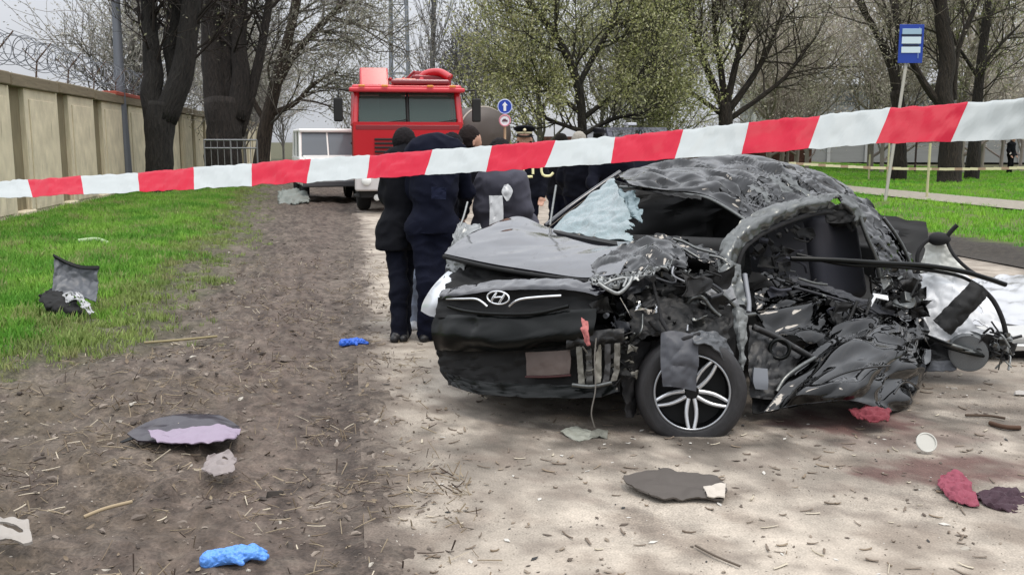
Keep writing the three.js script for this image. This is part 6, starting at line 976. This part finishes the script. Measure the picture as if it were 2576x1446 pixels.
{ // A: navy overalls, back to us, bending to the right over the wreck
  const A = { footL: at(1066, 862, 7.62).setY(0.03), footR: at(1096, 858, 7.66).setY(0.03), anL: at(1070, 846, 7.68), anR: at(1098, 840, 7.72), knL: at(1074, 720, 7.55), knR: at(1098, 718, 7.62), hipL: at(1058, 575, 7.62), hipR: at(1120, 575, 7.66), shL: at(1046, 384, 7.6), shR: at(1146, 384, 7.7), elL: at(1040, 480, 7.75), elR: at(1172, 480, 7.9), haL: at(1070, 560, 8.2), haR: at(1165, 540, 8.4), neck: at(1112, 368, 8.0), head: at(1140, 376, 8.2) };
  const p = person('person in navy overalls seen from behind bending over beside the wreck bonnet', A, { face: V(0.5, -0.3, -0.8), jacket: NAVY, trousers: NAVY, hair: 0x17161c, thick: 0.98 });
  mesh('pocket', p.L((() => { const g = sheet(px([[[1085, 470, 7.36], [1122, 472, 7.4]], [[1085, 500, 7.36], [1122, 502, 7.4]]]), { nu: 8, nv: 8, dent: 0.01, freq: 12 }); return g; })()), fabric(0x151a2e), p.t);
}
{ // B: black coat, left of A
  const B = { footL: at(992, 858, 7.6).setY(0.03), footR: at(1014, 856, 7.62).setY(0.03), anL: at(1002, 842, 7.66), anR: at(1014, 836, 7.8), knL: at(1004, 728, 7.7), knR: at(1012, 726, 7.88), hipL: at(990, 575, 7.8), hipR: at(1035, 575, 7.9), shL: at(982, 410, 7.8), shR: at(1062, 404, 7.95), elL: at(974, 490, 7.9), elR: at(1070, 490, 8.1), haL: at(1000, 560, 8.3), haR: at(1070, 555, 8.4), neck: at(1020, 388, 7.85), head: at(1020, 366, 7.9) };
  person('person in a long black coat standing leftmost with head bowed', B, { face: V(0.35, -0.45, -0.8), jacket: BLACK, trousers: 0x0c1020, hair: 0x1d1a1c, thick: 0.9, hem: 0.3 });
}
{ // G: pale trousers seen between the legs, face above the tape
  const G = { footL: at(1036, 838, 8.1).setY(0.03), footR: at(1052, 828, 8.2).setY(0.03), anL: at(1040, 822, 8.15), anR: at(1056, 812, 8.3), knL: at(1048, 710, 8.2), knR: at(1068, 705, 8.35), hipL: at(1075, 590, 8.5), hipR: at(1120, 590, 8.55), shL: at(1130, 420, 8.6), shR: at(1205, 420, 8.8), elL: at(1120, 500, 8.5), elR: at(1222, 505, 8.75), haL: at(1150, 640, 8.6), haR: at(1200, 640, 8.7), neck: at(1176, 384, 8.7), head: at(1184, 356, 8.7) };
  person('person in pale trousers partly hidden behind the one in navy overalls', G, { face: V(0.7, -0.3, -0.25), jacket: 0x0b0d18, trousers: 0x9aa3b5, hair: 0x241d1c, shoe: 0xd0d2d6 });
}
{ // C: dark grey jacket with reflective strips, crouched
  const z = 8.2, C = { footL: at(1240, 745, z).setY(0.03), footR: at(1300, 745, z).setY(0.03), anL: at(1236, 735, z + 0.1), anR: at(1304, 735, z + 0.1), knL: at(1222, 640, z - 0.2), knR: at(1318, 640, z - 0.2), hipL: at(1242, 565, z + 0.1), hipR: at(1300, 565, z + 0.1), shL: at(1224, 462, z - 0.1), shR: at(1300, 462, z - 0.1), elL: at(1216, 525, z - 0.1), elR: at(1316, 525, z - 0.1), haL: at(1244, 560, z + 0.1), haR: at(1290, 560, z + 0.1), neck: at(1258, 424, z - 0.1), head: at(1258, 392, z - 0.12) };
  const p = person('person bending low in a dark grey jacket with pale reflective strips behind the bonnet', C, { face: V(0.1, -0.5, 0.8), jacket: 0x5a5a66, trousers: 0x22222a, hair: 0x1c1a1c, thick: 1.1, hem: 0.2 });
  const rm = std(0xb4b6b8, 0.35), q = (rows) => mesh('reflective_strip', p.L(sheet(px(rows), { nu: 10, nv: 14, dent: 0.008, freq: 10, thick: 0.004 })), rm, p.t); const d = z - 0.34;
  q([[[1230, 492, d], [1264, 492, d]], [[1232, 530, d - 0.02], [1266, 530, d - 0.02]], [[1230, 580, d - 0.04], [1266, 580, d - 0.04]]]); q([[[1268, 466, d + 0.02], [1278, 462, d + 0.02]], [[1262, 484, d], [1290, 480, d]], [[1274, 506, d], [1280, 504, d]]]);
}
{ // officer with a peaked cap
  const c = at(1320, 345, 12), s = standing(c.x, c.z, { turn: -0.1, h: 1.74 }), p = person('officer in a peaked cap and dark uniform with pale letters on the chest', s.J, { face: s.face, jacket: 0x0b0e1c, trousers: NAVY, hair: 0x1b1818, cell: 0.02 });
  const q = p.Hp(0, 0.085, 0.0), cap = new THREE.LatheGeometry([[0, 0.062], [0.1, 0.06], [0.142, 0.04], [0.132, 0.02], [0.1, 0.0], [0.098, -0.02]].map(([r, y]) => new THREE.Vector2(r, y)), 32); cap.rotateX(-0.18); cap.translate(q.x, q.y + 0.01, q.z); mesh('cap', p.L(cap), fabric(0x0a0b12), p.t);
  const band = new THREE.CylinderGeometry(0.1005, 0.1005, 0.022, 32, 1, true); band.translate(q.x, q.y - 0.006, q.z); mesh('cap_band', p.L(band), std(0xc9bf9c, 0.5), p.t);
  const vz = new THREE.CylinderGeometry(0.1, 0.135, 0.012, 24, 1, false, -1.2, 2.4); vz.scale(1, 1, 1.15); vz.rotateX(0.2); vz.translate(q.x, q.y - 0.03, q.z + 0.02); mesh('cap_peak', p.L(vz), std(0x08080a, 0.3), p.t);
  const bg = new THREE.SphereGeometry(0.022, 12, 8); bg.translate(q.x + 0.0, q.y + 0.025, q.z + 0.118); mesh('cap_badge', p.L(bg), std(0xe2d7b4, 0.35, { metalness: 0.5 }), p.t);
  const lm = std(0xe3dfae, 0.5), zz = 11.78, bar = (pts) => mesh('letter', p.L(tube(curve(pts.map(([x, y]) => at(x, y, zz)), 12), 0.016, 6)), lm, p.t);
  bar([[1340, 398], [1341, 438]]); bar([[1340, 399], [1318, 399]]); bar([[1318, 399], [1316, 430], [1306, 444], [1340, 444]]); bar([[1386, 404], [1370, 400], [1362, 420], [1366, 440], [1384, 442], [1392, 434]]);
}
{ const c = at(1456, 352, 12.6), s = standing(c.x, c.z, { turn: 2.6, h: 1.70 }); person('grey haired person in dark clothes seen just above the tape', s.J, { face: s.face, jacket: 0x0c0f1d, trousers: NAVY, hair: 0x9a958c, cell: 0.02 }); }
{ const c = at(1412, 352, 13.4), s = standing(c.x, c.z, { turn: 2.9, h: 1.68 }); person('dark haired person in a dark jacket beside the grey haired one', s.J, { face: s.face, jacket: 0x0c0d16, trousers: NAVY, hair: 0x15120f, cell: 0.02 }); }
{ const c = gnd(2541, 441), s = standing(c.x, c.z, { turn: 0.6, h: 1.78 }), p = person('distant officer in black standing on the lawn by the right edge', s.J, { face: s.face, jacket: 0x0c0f16, trousers: 0x0b0d14, hair: 0x121212, cell: 0.03 }); const q = p.Hp(0, 0.09, 0), g = new THREE.CylinderGeometry(0.15, 0.11, 0.09, 20); g.translate(q.x, q.y, q.z); mesh('cap', p.L(g), fabric(0x0a0b10), p.t); }
{ const z = 12.4, D = (x, y, dz = 0) => at(x, y, z + dz); const J = { footL: D(1510, 660).setY(0.03), footR: D(1560, 660).setY(0.03), anL: D(1512, 650, 0.1), anR: D(1562, 650, 0.1), knL: D(1510, 580), knR: D(1564, 580), hipL: D(1518, 500, 0.1), hipR: D(1556, 500, 0.1), shL: D(1500, 412, -0.2), shR: D(1578, 412, -0.2), elL: D(1490, 460, -0.3), elR: D(1590, 462, -0.3), haL: D(1510, 500, -0.5), haR: D(1572, 500, -0.5), neck: D(1538, 392, -0.3), head: D(1536, 376, -0.4) };
  person('stooping person in a dark navy jacket behind the windscreen, head hidden by the tape', J, { face: V(0, -0.4, 1), jacket: 0x0d1020, trousers: NAVY, hair: 0x15120f, cell: 0.02 }); }
renderer.render(scene, camera);
